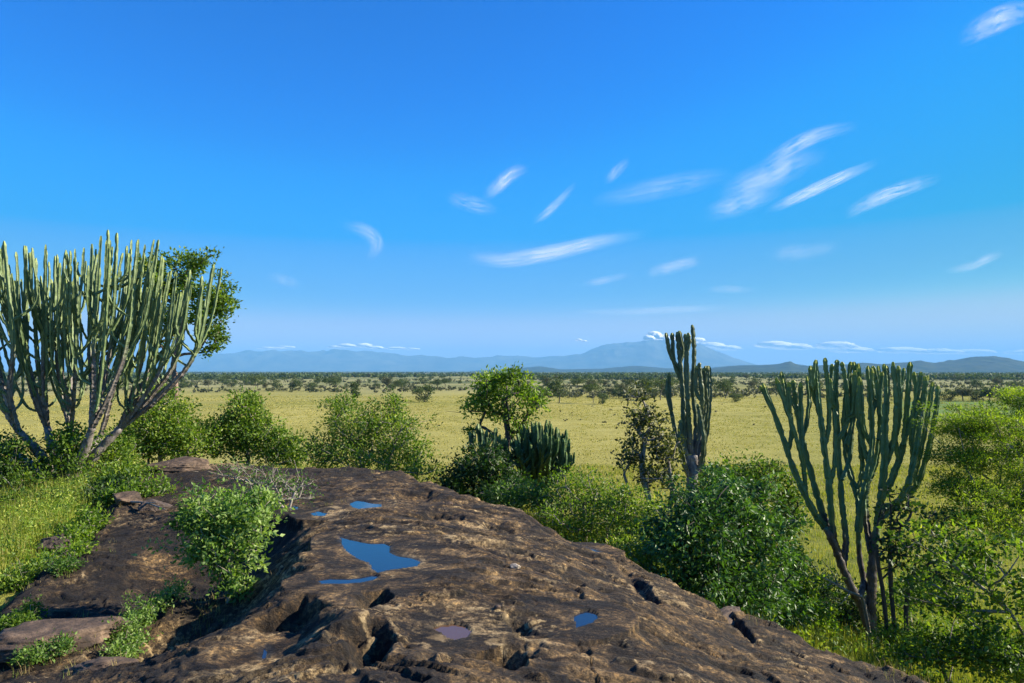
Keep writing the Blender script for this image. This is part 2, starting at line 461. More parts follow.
# rock mesh
ys = [-3.5]
while ys[-1] < 18.8:
    yy = ys[-1]; ys.append(yy + (0.05 if yy < 2.5 else 0.0042 * yy))
ys = np.array(ys)
us = np.concatenate([np.arange(-1.7, -0.74, .02), np.arange(-0.74, 0.60, .0027), np.arange(0.60, 1.7, .02)])
wy_ = np.sqrt(ys ** 2 + 4.0) if False else np.maximum(np.abs(ys), 2.5)
X = us[None, :] * wy_[:, None]; Y = np.broadcast_to(ys[:, None], X.shape).copy()
Z, SO, TAN = rock_height(X, Y)
STN_SHADE = rock_height.stain
STK, CRK, WET = rock_height.streak, rock_height.crk, rock_height.wet
nr, nc = X.shape
idx = (np.arange(nr - 1)[:, None] * nc + np.arange(nc - 1)[None, :])
Q = np.stack([idx, idx + 1, idx + nc + 1, idx + nc], -1).reshape(-1, 4)
so_f = SO.ravel()[Q].min(1)
Gz = ground_height(X, Y)
keep = (so_f < 1.6) & ((Z - Gz).ravel()[Q].max(1) > -0.35)
Q = Q[keep]

m, nt, out = nm('weathered_rock')
co = objco(nt)
n_big = noise_tex(nt, 0.55, 5, 0.6, co, 0.8)
n_mid = noise_tex(nt, 2.6, 6, 0.65, objco(nt, (0.7, 1.1, 1)), 1.2)
n_fine = noise_tex(nt, 26, 6, 0.75, co, 0.3)
n_spk = noise_tex(nt, 90, 3, 0.7, co)
tn = attr(nt, 'tan')
base = ramp(nt, [(0.32, (.012, .009, .007)), (0.44, (.030, .021, .014)), (0.55, (.125, .083, .042)), (0.69, (.25, .178, .10))], n_mid)
spk = ramp(nt, [(0.38, (.15, .14, .13)), (0.52, (.95, .95, .95)), (0.64, (2.8, 2.5, 1.8))], n_fine)
c = mixc(nt, 0.85, base, spk, 'MULTIPLY')
tanc = ramp(nt, [(0.3, (.20, .13, .062)), (0.7, (.48, .365, .20))], n_fine)
ft = math_(nt, 'MULTIPLY_ADD', n_fine, 1.6, -0.8)
ft = math_(nt, 'ADD', tn, ft)
nb = math_(nt, 'MULTIPLY_ADD', n_big, 2.4, -1.2)
ft = math_(nt, 'ADD', ft, nb)
ft = math_(nt, 'MULTIPLY_ADD', ft, 2.4, -0.62, True)
c = mixc(nt, ft, c, tanc)
blk = noise_tex(nt, 1.3, 6, 0.6, objco(nt, (1.5, .6, 1)), 1.5)      # dark algal stains
fb = ramp(nt, [(0.50, (0, 0, 0)), (0.58, (1, 1, 1))], blk)
c = mixc(nt, math_(nt, 'MULTIPLY', fb, 0.72), c, (.013, .011, .010))
stc = ramp(nt, [(.34, (.16, .14, .13)), (.45, (.75, .72, .68)), (.53, (1, 1, 1)), (.66, (1.6, 1.55, 1.4))], attr(nt, 'streak'))
c = mixc(nt, .9, c, stc, 'MULTIPLY')
c = mixc(nt, math_(nt, 'MULTIPLY', attr(nt, 'crk'), .8), c, (.015, .012, .010))
c = mixc(nt, math_(nt, 'MULTIPLY', attr(nt, 'stain'), .85), c, (.014, .011, .009))      # black lichen plus painted-in shade of the bushes over the cleft
wf = attr(nt, 'wet')
c = mixc(nt, math_(nt, 'MULTIPLY', wf, .75), c, (.018, .013, .009))
pb = N(nt, 'BsdfPrincipled', Roughness=0.82); pb.inputs['Specular IOR Level'].default_value = 0.3
nt.links.new(math_(nt, 'MULTIPLY_ADD', wf, -.5, .82), pb.inputs['Roughness'])
nt.links.new(c, pb.inputs['Base Color'])
hh = math_(nt, 'MULTIPLY_ADD', n_fine, 1.0, math_(nt, 'MULTIPLY', n_spk, 0.45))
hh = math_(nt, 'ADD', hh, math_(nt, 'MULTIPLY', noise_tex(nt, 8, 6, .7, objco(nt, (.5, 1.2, 1)), .9), 2.2))
b = N(nt, 'Bump', Strength=1.0, Distance=0.034); nt.links.new(hh, b.inputs['Height'])
nt.links.new(b.outputs[0], pb.inputs['Normal']); nt.links.new(pb.outputs[0], out.inputs['Surface'])
M['rock'] = m
# tan only on this mesh; unattached objects read 0
V = np.stack([X, Y, Z], -1).reshape(-1, 3)
used = np.zeros(len(V), bool); used[Q.ravel()] = True
remap = np.cumsum(used) - 1
rock = mk_mesh('rock_outcrop', V[used], [remap[Q]], M['rock'], None, {'tan': TAN.ravel()[used], 'streak': STK.ravel()[used] * .5 + .5, 'crk': CRK.ravel()[used], 'wet': WET.ravel()[used], 'stain': STN_SHADE.ravel()[used]}, True)
tag(rock, 'dark weathered bare rock dome with tan flaking ledges and rain pools', 'rock outcrop', kind='structure')

# water
def watermat(name, base, rough=0.03):
    m, nt, out = nm(name)
    p = N(nt, 'BsdfPrincipled', Roughness=rough); p.inputs['Base Color'].default_value = (*base, 1); p.inputs['IOR'].default_value = 1.38
    p.inputs['Specular IOR Level'].default_value = 0.75
    b = N(nt, 'Bump', Strength=0.12, Distance=0.004); nt.links.new(noise_tex(nt, 9, 2, .5, objco(nt)), b.inputs['Height'])
    nt.links.new(b.outputs[0], p.inputs['Normal'])
    nt.links.new(p.outputs[0], out.inputs['Surface'])
    return m
def clearwater(name, tint):
    m, nt, out = nm(name)
    g_ = N(nt, 'BsdfGlossy', Roughness=.03); t_ = N(nt, 'BsdfTransparent', Color=(*tint, 1)); f_ = nt.nodes.new('ShaderNodeFresnel'); f_.inputs['IOR'].default_value = 1.33
    ms = N(nt, 'MixShader'); nt.links.new(f_.outputs[0], ms.inputs[0]); nt.links.new(t_.outputs[0], ms.inputs[1]); nt.links.new(g_.outputs[0], ms.inputs[2])
    nt.links.new(ms.outputs[0], out.inputs['Surface']); return m
M['water'] = watermat('pool_water', (.012, .018, .035)); M['water_b'] = watermat('murky_water', (.10, .052, .025), .12)
for k, lab in [('big', 'large blue rain pool in a hollow on top of the rock dome'), ('strip', 'thin strip of rainwater along the ledge below the large pool'),
               ('far', 'small shallow pool near the far crest of the rock dome'), ('far_left', 'tiny sliver of water left of the small far pool'),
               ('right', 'small blue pool on the right slope of the rock dome'), ('brown', 'murky brown puddle in a tan rimmed hollow at the front of the dome'),
               ('dark', 'tiny blue pool in the black hollow at the front left of the dome'), ('edge', 'tiny pool in the shaded strip on the right edge of the dome'),
               ('bush', 'tiny pool half hidden behind the leafy bush on the rock')]:
    P = pud_xy(k); c = P.mean(0); P = c + (P - c) * 1.0
    d = P - c; L = np.linalg.norm(d, axis=1, keepdims=True); P2 = P + d / L * 0.06
    zz = CZ + PUD[k][0]
    n = len(P2)
    P2 = bez(np.vstack([P2, P2[:1]]), 4 * n + 1)[:-1]; n = len(P2)
    Vt = np.vstack([np.c_[P2 - c, np.zeros(n)], np.c_[P2 - c, np.full(n, -0.004)]])
    T3 = tessellate_polygon([[Vector((p_[0], p_[1], 0)) for p_ in P2 - c]])
    T3 = [tt if (P2[tt[1]][0] - P2[tt[0]][0]) * (P2[tt[2]][1] - P2[tt[0]][1]) - (P2[tt[1]][1] - P2[tt[0]][1]) * (P2[tt[2]][0] - P2[tt[0]][0]) > 0 else (tt[0], tt[2], tt[1]) for tt in T3]
    Qs = [(i, n + i, n + (i + 1) % n, (i + 1) % n) for i in range(n)]
    o = mk_mesh('puddle', Vt, [np.array(T3), np.array(Qs)], M['water_b'] if k == 'brown' else M['water'])
    o.location = (c[0], c[1], zz)
    tag(o, lab, 'puddle', kind='structure')

# ------------------------------------------------------------------ ground sheet
rr = [1.0]
while rr[-1] < 43500: rr.append(rr[-1] * 1.028 + 0.02)
rr = np.array(rr)
azs = np.concatenate([np.arange(-50, 50, 0.22), np.arange(50, 310, 2.0)])
A_ = np.radians(azs)
X = rr[:, None] * np.sin(A_)[None, :]; Y = rr[:, None] * np.cos(A_)[None, :]
Z = ground_height(X, Y)
so = sd_poly(X, Y, ROCK)
Z = np.where(so < -0.5, np.minimum(Z, rock_height(X, Y)[0] - 0.3), Z)
nr, nc = X.shape
i = np.arange(nr - 1)[:, None] * nc; j = np.arange(nc)[None, :]; j2 = (j + 1) % nc
Q = np.stack([i + j, i + j2, i + nc + j2, i + nc + j], -1).reshape(-1, 4)
V = np.stack([X, Y, Z], -1).reshape(-1, 3)
V = np.vstack([V, [[0, 0, Z[0].mean()]]])
T3 = np.stack([np.arange(nc), (np.arange(nc) + 1) % nc, np.full(nc, nr * nc)], -1)
RR = np.hypot(X, Y); PX = 512 + F * X / np.maximum(Y, 1e-3)
# zones: gold field, green, pale straw
nz = fbm(X, Y * 0.35, 90, 4, 101)
green = 1 - sstep(35, 95, RR + 20 * fbm(X, Y, 18, 3, 5))
gR = sstep(620, 900, PX + 120 * nz) * (Y > 0) * (1 - sstep(500, 900, RR)) * 0.55
far = sstep(340, 760, RR + 320 * fbm(X, Y * .5, 200, 4, 8))
wood_z = sstep(1800, 5000, RR + 900 * fbm(X, Y, 900, 3, 18))
stripe = np.exp(-((RR - (330 + 40 * fbm(X, Y, 120, 2, 4))) / 28.0) ** 2) * (PX < 480) + .5 * np.exp(-((RR - (430 + 60 * fbm(X, Y, 120, 2, 14))) / 22.0) ** 2)
crop = sstep(890, 912, PX) * sstep(205, 215, Y) * (1 - sstep(330, 360, Y))
zone_g = np.clip(green + gR + 0.55 * stripe + crop, 0, 1)
zone_g = np.append(zone_g.ravel(), 1); zone_f = np.append((far * (1 - crop)).ravel(), 0); zone_c = np.append(crop.ravel(), 0)
m, nt, out = nm('savanna_ground')
co = objco(nt)
nL = noise_tex(nt, 0.012, 6, 0.6, objco(nt, (0.5, 1, 1)), .6); nM = noise_tex(nt, 0.16, 6, 0.65, objco(nt, (.5, 1, 1))); nS = noise_tex(nt, 2.2, 6, 0.75, co)
gold = ramp(nt, [(.3, (.28, .245, .055)), (.5, (.375, .335, .090)), (.7, (.45, .40, .13))], nM)
gold = mixc(nt, ramp(nt, [(.42, (0, 0, 0)), (.62, (.8, .8, .8))], nL), gold, (.27, .25, .06))
grn = ramp(nt, [(.3, (.11, .135, .02)), (.5, (.19, .205, .035)), (.7, (.29, .27, .06))], nM)
farc = ramp(nt, [(.36, (.10, .12, .045)), (.47, (.21, .215, .08)), (.6, (.34, .31, .135))], noise_tex(nt, 0.006, 8, 0.7, objco(nt, (.35, 1, 1)), .5))
c = mixc(nt, attr(nt, 'zone_g'), gold, grn)
c = mixc(nt, attr(nt, 'zone_f'), c, farc)
c = mixc(nt, attr(nt, 'zone_c'), c, (.13, .21, .05))
c = mixc(nt, math_(nt, 'MULTIPLY', attr(nt, 'zone_w'), .85), c, (.06, .08, .035))
sp = ramp(nt, [(.35, (.62, .62, .6)), (.55, (1, 1, 1)), (.7, (1.25, 1.2, 1.15))], nS)
c = mixc(nt, 1.0, c, sp, 'MULTIPLY')
pb = N(nt, 'BsdfPrincipled', Roughness=0.9); pb.inputs['Specular IOR Level'].default_value = 0.1
nt.links.new(c, pb.inputs['Base Color'])
b = N(nt, 'Bump', Strength=0.7, Distance=0.4); nt.links.new(noise_tex(nt, 1.4, 6, 0.8, co), b.inputs['Height'])
nt.links.new(b.outputs[0], pb.inputs['Normal']); nt.links.new(pb.outputs[0], out.inputs['Surface'])
M['ground'] = m
g = mk_mesh('ground', V, [Q, T3], m, None, {'zone_g': zone_g, 'zone_f': zone_f, 'zone_c': zone_c, 'zone_w': np.append(wood_z.ravel(), 0)}, True)
tag(g, 'golden savanna plain and green grassy slope running to the horizon', 'ground', kind='structure')

# ------------------------------------------------------------------ foliage
def rand_dirs(rs, n):
    v = rs.normal(size=(n, 3)); return v / np.linalg.norm(v, axis=1)[:, None]

def leaves(acc, rs, C, dirs, L, Wd, tint, fold=0.25):
    n = len(C)
    L = L * rs.uniform(.6, 1.25, n); Wd = Wd * L
    s = np.cross(dirs, rand_dirs(rs, n)); s /= np.linalg.norm(s, axis=1)[:, None] + 1e-9
    nn = np.cross(dirs, s)
    tip = C + dirs * L[:, None]
    mid = C + dirs * (L * .45)[:, None] - nn * (Wd * fold)[:, None]
    l = C + dirs * (L * .42)[:, None] + s * (Wd * .5)[:, None] + nn * (Wd * fold * .4)[:, None]
    r = C + dirs * (L * .42)[:, None] - s * (Wd * .5)[:, None] + nn * (Wd * fold * .4)[:, None]
    V = np.stack([C, l, tip, r], 1).reshape(-1, 3)
    k = np.arange(n)[:, None] * 4
    T = np.concatenate([k + np.array([0, 1, 2]), k + np.array([0, 2, 3])])
    acc.add(V, None, T, np.repeat(tint, 4))

def skeleton(rs, trunk, targets, r_tip=0.006, jit=0.06, expo=2.2, up=0.0):
    """nodes + parents from trunk polyline and clump targets; returns list of (path, radii)"""
    P = [np.array(p, float) for p in trunk]; par = [-1] + list(range(len(trunk) - 1))
    ln = [0.0]
    for i_ in range(1, len(trunk)): ln.append(ln[-1] + np.linalg.norm(P[i_] - P[i_ - 1]))
    base = P[0]
    order = np.argsort([np.linalg.norm(t - base) for t in targets])
    tips = []
    for q in order:
        t = targets[q]
        A = np.array(P); l = np.array(ln)
        D = np.linalg.norm(A - t, axis=1)
        pen = D + 0.25 * l + np.clip(A[:, 2] - t[2], 0, None) * 0.8
        k = int(np.argmin(pen)) if len(P) > 1 else 0
        d = np.linalg.norm(t - P[k]); n = max(1, int(d / 0.35)); n = min(n, 5)
        prev = k; a = P[k]
        for s_ in range(1, n + 1):
            f = s_ / n
            p = a * (1 - f) + t * f + rs.normal(size=3) * jit * d * (1 if s_ < n else 0)
            p[2] += math.sin(f * math.pi) * d * up
            P.append(p); par.append(prev); ln.append(ln[prev] + np.linalg.norm(p - P[prev])); prev = len(P) - 1
        tips.append(prev)
    n = len(P); cnt = np.zeros(n)
    for t in tips: cnt[t] += 1
    for i_ in range(n - 1, 0, -1): cnt[par[i_]] += cnt[i_]
    rad = r_tip * np.maximum(cnt, .5) ** (1 / expo)
    return P, par, rad

def branches(acc, P, par, rad, rs, sides=5, tint=.5):
    n = len(P); kids = [[] for _ in range(n)]
    for i_ in range(1, n): kids[par[i_]].append(i_)
    stack = [(0, None)]
    while stack:
        s0, pr = stack.pop()
        path = [] if pr is None else [pr]; rd = []
        cur = s0
        path.append(s0)
        while kids[cur]:
            ks = sorted(kids[cur], key=lambda q: -rad[q])
            for o_ in ks[1:]: stack.append((o_, cur))
            cur = ks[0]; path.append(cur)
        if len(path) < 2: continue
        pts = np.array([P[q] for q in path]); rr_ = np.array([rad[q] for q in path])
        if pr is not None: rr_[0] = min(rr_[0], rr_[1] * 1.2)
        m_ = max(3, 2 * len(path))
        c_ = bez(pts, m_); rr2 = np.interp(np.linspace(0, 1, m_), np.linspace(0, 1, len(rr_)), rr_)
        tube(acc, c_, rr2, sides, 0, tint, rough=.12, rs=rs)

def plant(name, label, cat, lobes, trunks, leafm='leaf_mid', barkm='bark_grey', seed=1, clumps=120, per=60, L=.06, Wd=.5, cr=.18, rtip=.004,
          droop=0.0, flat=.75, twigs=24, group=None, foliage='foliage', stem='trunk', shell=.35, tb=(0.15, .7), up=0.0, hue=None):
    """lobes: (px,py,d, rx_px, ry_px) crown ellipsoids; trunks: list of polylines of (px,py,d) or ground px"""
    rs = RS(seed)
    T = []
    for tr in trunks:
        pts = []
        for p in tr:
            pts.append(gpos(p[0], p[1]) - np.array([0, 0, .08]) if len(p) == 2 else at(*p))
        T.append(np.array(pts))
    base = T[0][0]
    root = empty(name, base, label, cat, group)
    Ws = np.array([l[3] * l[4] * l[2] ** 2 for l in lobes], float); Ws /= Ws.sum()
    tg = []; tl = []
    for li, l in enumerate(lobes):
        k = max(2, int(round(clumps * Ws[li])))
        c = at(l[0], l[1], l[2]); rx = l[3] / F * l[2]; rz = l[4] / F * l[2]; ry = (l[5] if len(l) > 5 else 1.0) * max(rx, rz) * .85
        d = rand_dirs(rs, k); r = (shell + (1 - shell) * rs.uniform(0, 1, k) ** .5) * (1 + .20 * rs.normal(size=k))
        q = c + d * r[:, None] * np.array([rx, ry, rz])
        tg.append(q); tl.append(np.full(k, li))
    tg = np.concatenate(tg)
    g_ = gz(tg[:, 0], tg[:, 1]); tg[:, 2] = np.maximum(tg[:, 2], g_ + .08)
    # each clump hooks to the nearest trunk
    own = np.argmin([np.linalg.norm(t[:, None] - tg[None], axis=2).min(0) for t in T], axis=0)
    wood = Acc()
    for ti, t in enumerate(T):
        mine = tg[own == ti]
        if len(mine) == 0 and len(t) < 2: continue
        if len(t) >= 2: tp = list(bez(t, max(3, 3 * len(t))))
        else: tp = [t[0]]
        P, par, rad = skeleton(rs, tp, list(mine), rtip, up=up)
        branches(wood, P, par, rad, rs)
    if twigs:
        k = twigs; idx = rs.randint(0, len(tg), k)
        for q in idx:
            a = tg[q] + rs.normal(size=3) * cr * .4; d = rand_dirs(rs, 1)[0]; d[2] = abs(d[2]) * .6
            ln = rs.uniform(.6, 1.6) * cr * 1.4
            tube(wood, bez([a, a + d * ln * .5 + rs.normal(size=3) * ln * .08, a + d * ln], 5), np.linspace(rtip * .8, rtip * .3, 5), 3)
    wood.build(stem, M[barkm], root, base)
    if per > 0:
        la = Acc()
        k = len(tg); cs = cr * rs.uniform(.45, 1.25, k)
        C = np.repeat(tg, per, 0); S = np.repeat(cs, per)
        off = rs.normal(size=(len(C), 3)) * np.array([1, 1, flat]) * S[:, None] * .62
        C = C + off
        dd = off / (np.linalg.norm(off, axis=1)[:, None] + 1e-6)
        d = dd * .7 + rand_dirs(rs, len(C)) * .75; d[:, 2] += .15 - droop
        d /= np.linalg.norm(d, axis=1)[:, None]
        ct = rs.uniform(tb[0], tb[1], k)
        tint = np.clip(np.repeat(ct, per) + rs.normal(size=len(C)) * .16, 0, 1)
        leaves(la, rs, C, d, L, Wd, tint)
        la.build(foliage, M[leafm], root, base, smooth=False)
    return root

# ------------------------------------------------------------------ candelabra euphorbias
def estem(acc, P, r0, r1, rs, green=(0.15, 0.45), tip=True, seg=.33, sides=10):
    """one succulent stem; green=(path fraction where bark ends, fully green)"""
    P = np.asarray(P, float)
    L = np.linalg.norm(np.diff(P, axis=0), axis=1).sum()
    n = max(6, int(L / .055))
    C = bez(P, n)
    C[1:-1] += rs.normal(size=(n - 2, 3)) * 0.004
    s = np.linspace(0, 1, n)
    rad = r0 + (r1 - r0) * s
    ph = rs.uniform(0, 1); sg = seg * rs.uniform(.8, 1.25)
    f = (s * L / sg + ph) % 1.0
    g = sstep(green[0], green[1], s)
    rad = rad * (1 - (.26 * np.exp(-((f - .5) / .10) ** 2)) * g) * (1 + .05 * rs.normal(size=n))
    tint = .42 * g
    if tip:
        e = (1 - s) * L
        rad = rad * np.clip(.55 + e / .09 * .45, .55, 1) * (1 + .25 * np.exp(-((e - .07) / .04) ** 2))
        tint = np.where(e < .085, .95, tint)
    if sides == 10:
        T_, N_, B_ = frames(C)
    tube(acc, C, rad, sides, 5 if sides in (8, 10) else 0, tint, twist=rs.uniform(0, 6), rough=.05 if sides != 9 else .13, rs=rs)

LEAN = .07
def auto_sub(rs, path, k, top_fn, rad, spread=.3, lo=.35, hi=.85):
    """secondary stems leaving a limb, bowing out then turning upright"""
    out = []
    path = bez(path, 40)
    for _ in range(k):
        t = rs.uniform(lo, hi); p = path[int(t * 39)]
        a = rs.uniform(0, 2 * math.pi); sp = rs.uniform(.5, 1.2) * spread
        o = np.array([math.cos(a), math.sin(a), 0]) * sp
        top = top_fn(p + o) * 1.0
        h = top - p[2]
        if h < .35: continue
        h *= rs.uniform(.62, 1.02)
        lean = (path[-1] - path[0]); lean[2] = 0; lean = lean / (np.linalg.norm(lean) + 1e-6) * LEAN * h
        c1 = p + o * .62 + np.array([0, 0, min(.28, h * .22)])
        c2 = p + o * 1.05 + np.array([0, 0, h * .5]) + lean * .5
        c3 = p + o * 1.1 + np.array([0, 0, h]) + lean
        out.append(np.array([p, c1, c2, c3]))
    return out

# --- the tall candelabra euphorbia on the slope (traced limbs: px, py, distance)
def tall_euphorbia():
    rs = RS(4)
    B = gpos(872, 15.0)
    root = empty('candelabra_euphorbia', B, 'tall dark green candelabra euphorbia with yellow tips, standing on the slope right of the rock', 'euphorbia', 'candelabra euphorbias')
    D = 15.0
    tr = Acc()
    t1 = np.array([B - [0, 0, .15], at(871, 628, D), at(871, 600, D), at(872, 575, D), at(874, 550, D), at(877, 528, D)])
    estem(tr, t1, .125, .075, rs, (.75, 1.05), False, sides=9)
    t2 = np.array([at(871, 634, D), at(862, 606, D - .05), at(853, 591, D - .1), at(842, 566, D - .1), at(834, 545, D - .15), at(826, 528, D - .15)])
    estem(tr, t2, .10, .065, rs, (.8, 1.1), False, sides=9)
    t3 = np.array([at(858, 600, D - .1), at(864, 583, D + .1), at(860, 560, D + .2), at(858, 530, D + .2)])
    estem(tr, t3, .065, .05, rs, (.6, 1.0), False, sides=9)
    tr.build('trunk', M['euph_dark'], root, B)
    limbs = [  # (points, dd, r)
        ([(826, 528), (815, 514), (796, 476), (780, 430), (763, 384)], -.2, .085, [((788, 452), (792, 430), (788, 405), (783, 379)), ((806, 497), (804, 470), (797, 440), (776, 378)), ((772, 410), (767, 400), (764, 392), (760, 386))]),
        ([(834, 545), (824, 518), (815, 488), (804, 447), (797, 410), (793, 380)], .1, .08, [((801, 438), (806, 425), (809, 400), (807, 377)), ((797, 410), (789, 396), (784, 384), (781, 372))]),
        ([(840, 558), (833, 536), (829, 490), (823, 440), (818, 395), (816, 366)], -.3, .08, [((824, 450), (829, 425), (828, 390), (825, 358)), ((820, 415), (814, 395), (814, 380), (816, 360)), ((829, 490), (835, 460), (834, 410), (826, 372))]),
        ([(843, 568), (846, 540), (842, 500), (838, 440), (836, 390), (837, 360)], .3, .075, [((838, 440), (848, 420), (846, 385), (842, 362)), ((837, 420), (832, 400), (831, 380), (832, 364)), ((842, 480), (850, 455), (852, 410), (850, 372))]),
        ([(858, 530), (858, 500), (848, 465), (844, 430), (846, 395), (851, 362)], .45, .07, [((846, 445), (853, 420), (856, 390), (854, 362)), ((856, 495), (862, 470), (862, 420), (858, 368))]),
        ([(858, 532), (862, 500), (868, 470), (872, 440), (870, 400), (868, 366)], -.1, .075, [((871, 445), (864, 430), (862, 410), (860, 378)), ((870, 420), (876, 400), (876, 380), (873, 366)), ((869, 465), (862, 440), (858, 420), (858, 388))]),
        ([(872, 555), (866, 520), (866, 490), (876, 460), (880, 420), (878, 366)], .5, .075, [((878, 440), (885, 420), (886, 390), (884, 364)), ((877, 450), (872, 430), (874, 400), (876, 380))]),
        ([(877, 528), (880, 505), (884, 465), (885, 420), (887, 390), (886, 366)], -.25, .095, [((884, 470), (893, 445), (896, 405), (893, 362)), ((885, 430), (880, 415), (880, 395), (882, 372)), ((885, 455), (897, 432), (900, 400), (898, 366)), ((886, 415), (891, 405), (892, 385), (890, 362))]),
        ([(880, 500), (892, 478), (903, 445), (907, 405), (910, 362)], .2, .08, [((903, 445), (911, 420), (916, 395), (914, 372)), ((898, 460), (895, 430), (900, 395), (904, 368)), ((905, 425), (901, 405), (900, 385), (899, 364))]),
        ([(878, 520), (893, 508), (905, 492), (914, 462), (920, 425), (926, 385)], -.3, .08, [((906, 490), (916, 470), (925, 430), (933, 382)), ((915, 460), (911, 435), (917, 400), (921, 372)), ((897, 506), (903, 470), (909, 430), (918, 380))]),
        ([(882, 508), (898, 502), (916, 486), (928, 450), (935, 415), (938, 386)], .1, .075, [((916, 485), (912, 455), (918, 415), (928, 376)), ((926, 455), (935, 440), (939, 410), (936, 392))]),
    ]
    for pts, dd, r, subs in limbs:
        a = Acc()
        n = len(pts)
        P = [at(px, py, D + dd * min(1, 2 * i_ / (n - 1))) for i_, (px, py) in enumerate(pts)]
        low = pts[0][1] > 540
        estem(a, P, r * .78, .040, rs, (-.3 if not low else .05, .12 if not low else .35))
        if pts[-1][0] >= 875: subs = subs[:-1]
        for sb in subs:
            sd = rs.uniform(-.25, .25)
            P2 = [at(px, py, D + dd * min(1, .4 + .3 * i_) + sd * min(1, i_ / 2)) for i_, (px, py) in enumerate(sb)]
            estem(a, P2, .040, .036, rs, (-1, -.5))
            if rs.uniform() < (.6 if pts[-1][0] < 870 else .15):
                q = bez(P2, 20)[rs.randint(6, 14)]; h = P2[-1][2] - q[2]
                o = rs.uniform(-.12, .12, 3) * [1, 1.5, 0] 
                estem(a, [q, q + o * .8 + [0, 0, .1], q + o + [0, 0, h * .5], q + o * 1.1 + [0, 0, h * rs.uniform(.8, .98)]], .042, .038, rs, (-1, -.5))
        a.build('branch', M['euph_dark'], root, B)
    return root
tall_euphorbia()

# --- slender euphorbia in the middle distance
def slender_euphorbia():
    rs = RS(8); D = 16.5
    B = gpos(690, D)
    root = empty('candelabra_euphorbia', B, 'slender grey-green candelabra euphorbia standing in front of the far blue mountain', 'euphorbia', 'candelabra euphorbias')
    tr = Acc()
    estem(tr, [B - [0, 0, .15], at(692, 560, D), at(692, 520, D), at(692, 490, D), at(693, 455, D)], .16, .12, rs, (.9, 1.6), False, sides=9)
    tr.build('trunk', M['euph_grey'], root, B)
    limbs = [
        ([(691, 470), (684, 440), (683, 400), (680, 360), (677, 332)], 0, .09, [((680, 372), (672, 358), (668, 345), (666, 333)), ((681, 380), (674, 362), (673, 345), (672, 333)), ((680, 362), (683, 352), (681, 340), (679, 331))]),
        ([(693, 465), (688, 430), (686, 390), (686, 350), (685, 334)], .3, .08, [((686, 350), (682, 344), (681, 338), (680, 332))]),
        ([(692, 460), (690, 430), (688, 400), (687, 360), (686, 335)], -.3, .07, [((687, 350), (689, 344), (689, 339), (688, 333))]),
        ([(694, 455), (696, 425), (693, 390), (694, 350), (692, 325)], .1, .085, []),
        ([(695, 460), (700, 425), (702, 395), (700, 375), (699, 363)], -.2, .08, [((701, 400), (696, 390), (696, 375), (697, 366))]),
        ([(696, 460), (703, 430), (707, 400), (706, 380), (706, 366)], .2, .08, [((706, 400), (703, 390), (703, 378), (704, 368))]),
        ([(696, 465), (705, 440), (709, 410), (710, 385), (709, 366)], -.1, .08, [((709, 405), (707, 390), (707, 378), (708, 366))]),
        ([(695, 475), (702, 462), (704, 440), (701, 420), (698, 404)], -.3, .09, []),
        ([(690, 470), (680, 448), (674, 425), (670, 400), (669, 373)], .3, .065, [((671, 410), (668, 398), (667, 388), (668, 378))]),
        ([(691, 480), (684, 462), (680, 445), (680, 432), (681, 420)], -.35, .085, []),
    ]
    for pts, dd, r, subs in limbs:
        a = Acc(); n = len(pts)
        P = [at(px, py, D + dd * min(1, 2 * i_ / (n - 1))) for i_, (px, py) in enumerate(pts)]
        estem(a, P, r * .62, .038, rs, (-.1, .35), seg=.3)
        for sb in subs:
            P2 = [at(px, py, D + dd * 1.0 + rs.uniform(-.02, .02)) for px, py in sb]
            estem(a, P2, .04, .036, rs, (-1, -.5))
        a.build('branch', M['euph_grey'], root, B)
slender_euphorbia()

# --- big spreading euphorbia on the meadow edge
def fan_euphorbia(label, Bp, D, forks, limb_specs, top_px, mat, seed, nsub, rl, rsb, spread, sides=8, trunk_r=.24, green=(.35, .75)):
    """limb_specs: (fork index, px end, py end, depth offset, number of secondaries)"""
    rs = RS(seed)
    B = gpos(Bp, D)
    root = empty('candelabra_euphorbia', B, label, 'euphorbia', 'candelabra euphorbias')
    tr = Acc()
    tips = []
    for fk in forks:
        P = [B - [0, 0, .15] + np.array([(fk[0][0] - Bp) / F * D * .4, 0, 0])] + [at(px, py, D + dd) for px, py, dd in fk]
        estem(tr, P, trunk_r, trunk_r * .52, rs, (2, 3), False, sides=9)
        tips.append(P[-1])
    tr.build('trunk', M[mat], root, B)
    def top(p):
        px = 512 + F * p[0] / (p[1] / CT)
        y = np.interp(px, [q[0] for q in top_px], [q[1] for q in top_px])
        return at(px, y, p[1])[2] - abs(p[1] - D) * .25
    for fi, px, py, dd, ns in limb_specs:
        a = Acc()
        S = tips[fi]; E = at(px, py, D + dd)
        dx = E - S; hh = dx[2]
        c1 = S + np.array([dx[0] * .45, dx[1] * .5, hh * .20])
        c2 = S + np.array([dx[0] * .84 + rs.normal() * .08, dx[1] * .88, hh * .48])
        P = np.array([S, c1, c2, E])
        estem(a, P, rl, rsb * 1.05, rs, green, sides=sides)
        for sp in auto_sub(rs, P, ns, top, rsb, spread, .14, .85):
            estem(a, sp, rsb, rsb * .9, rs, (-.1, .15) if sp[0][2] < S[2] + hh * .4 else (-1, -.5), sides=sides)
        a.build('branch', M[mat], root, B)
    return root

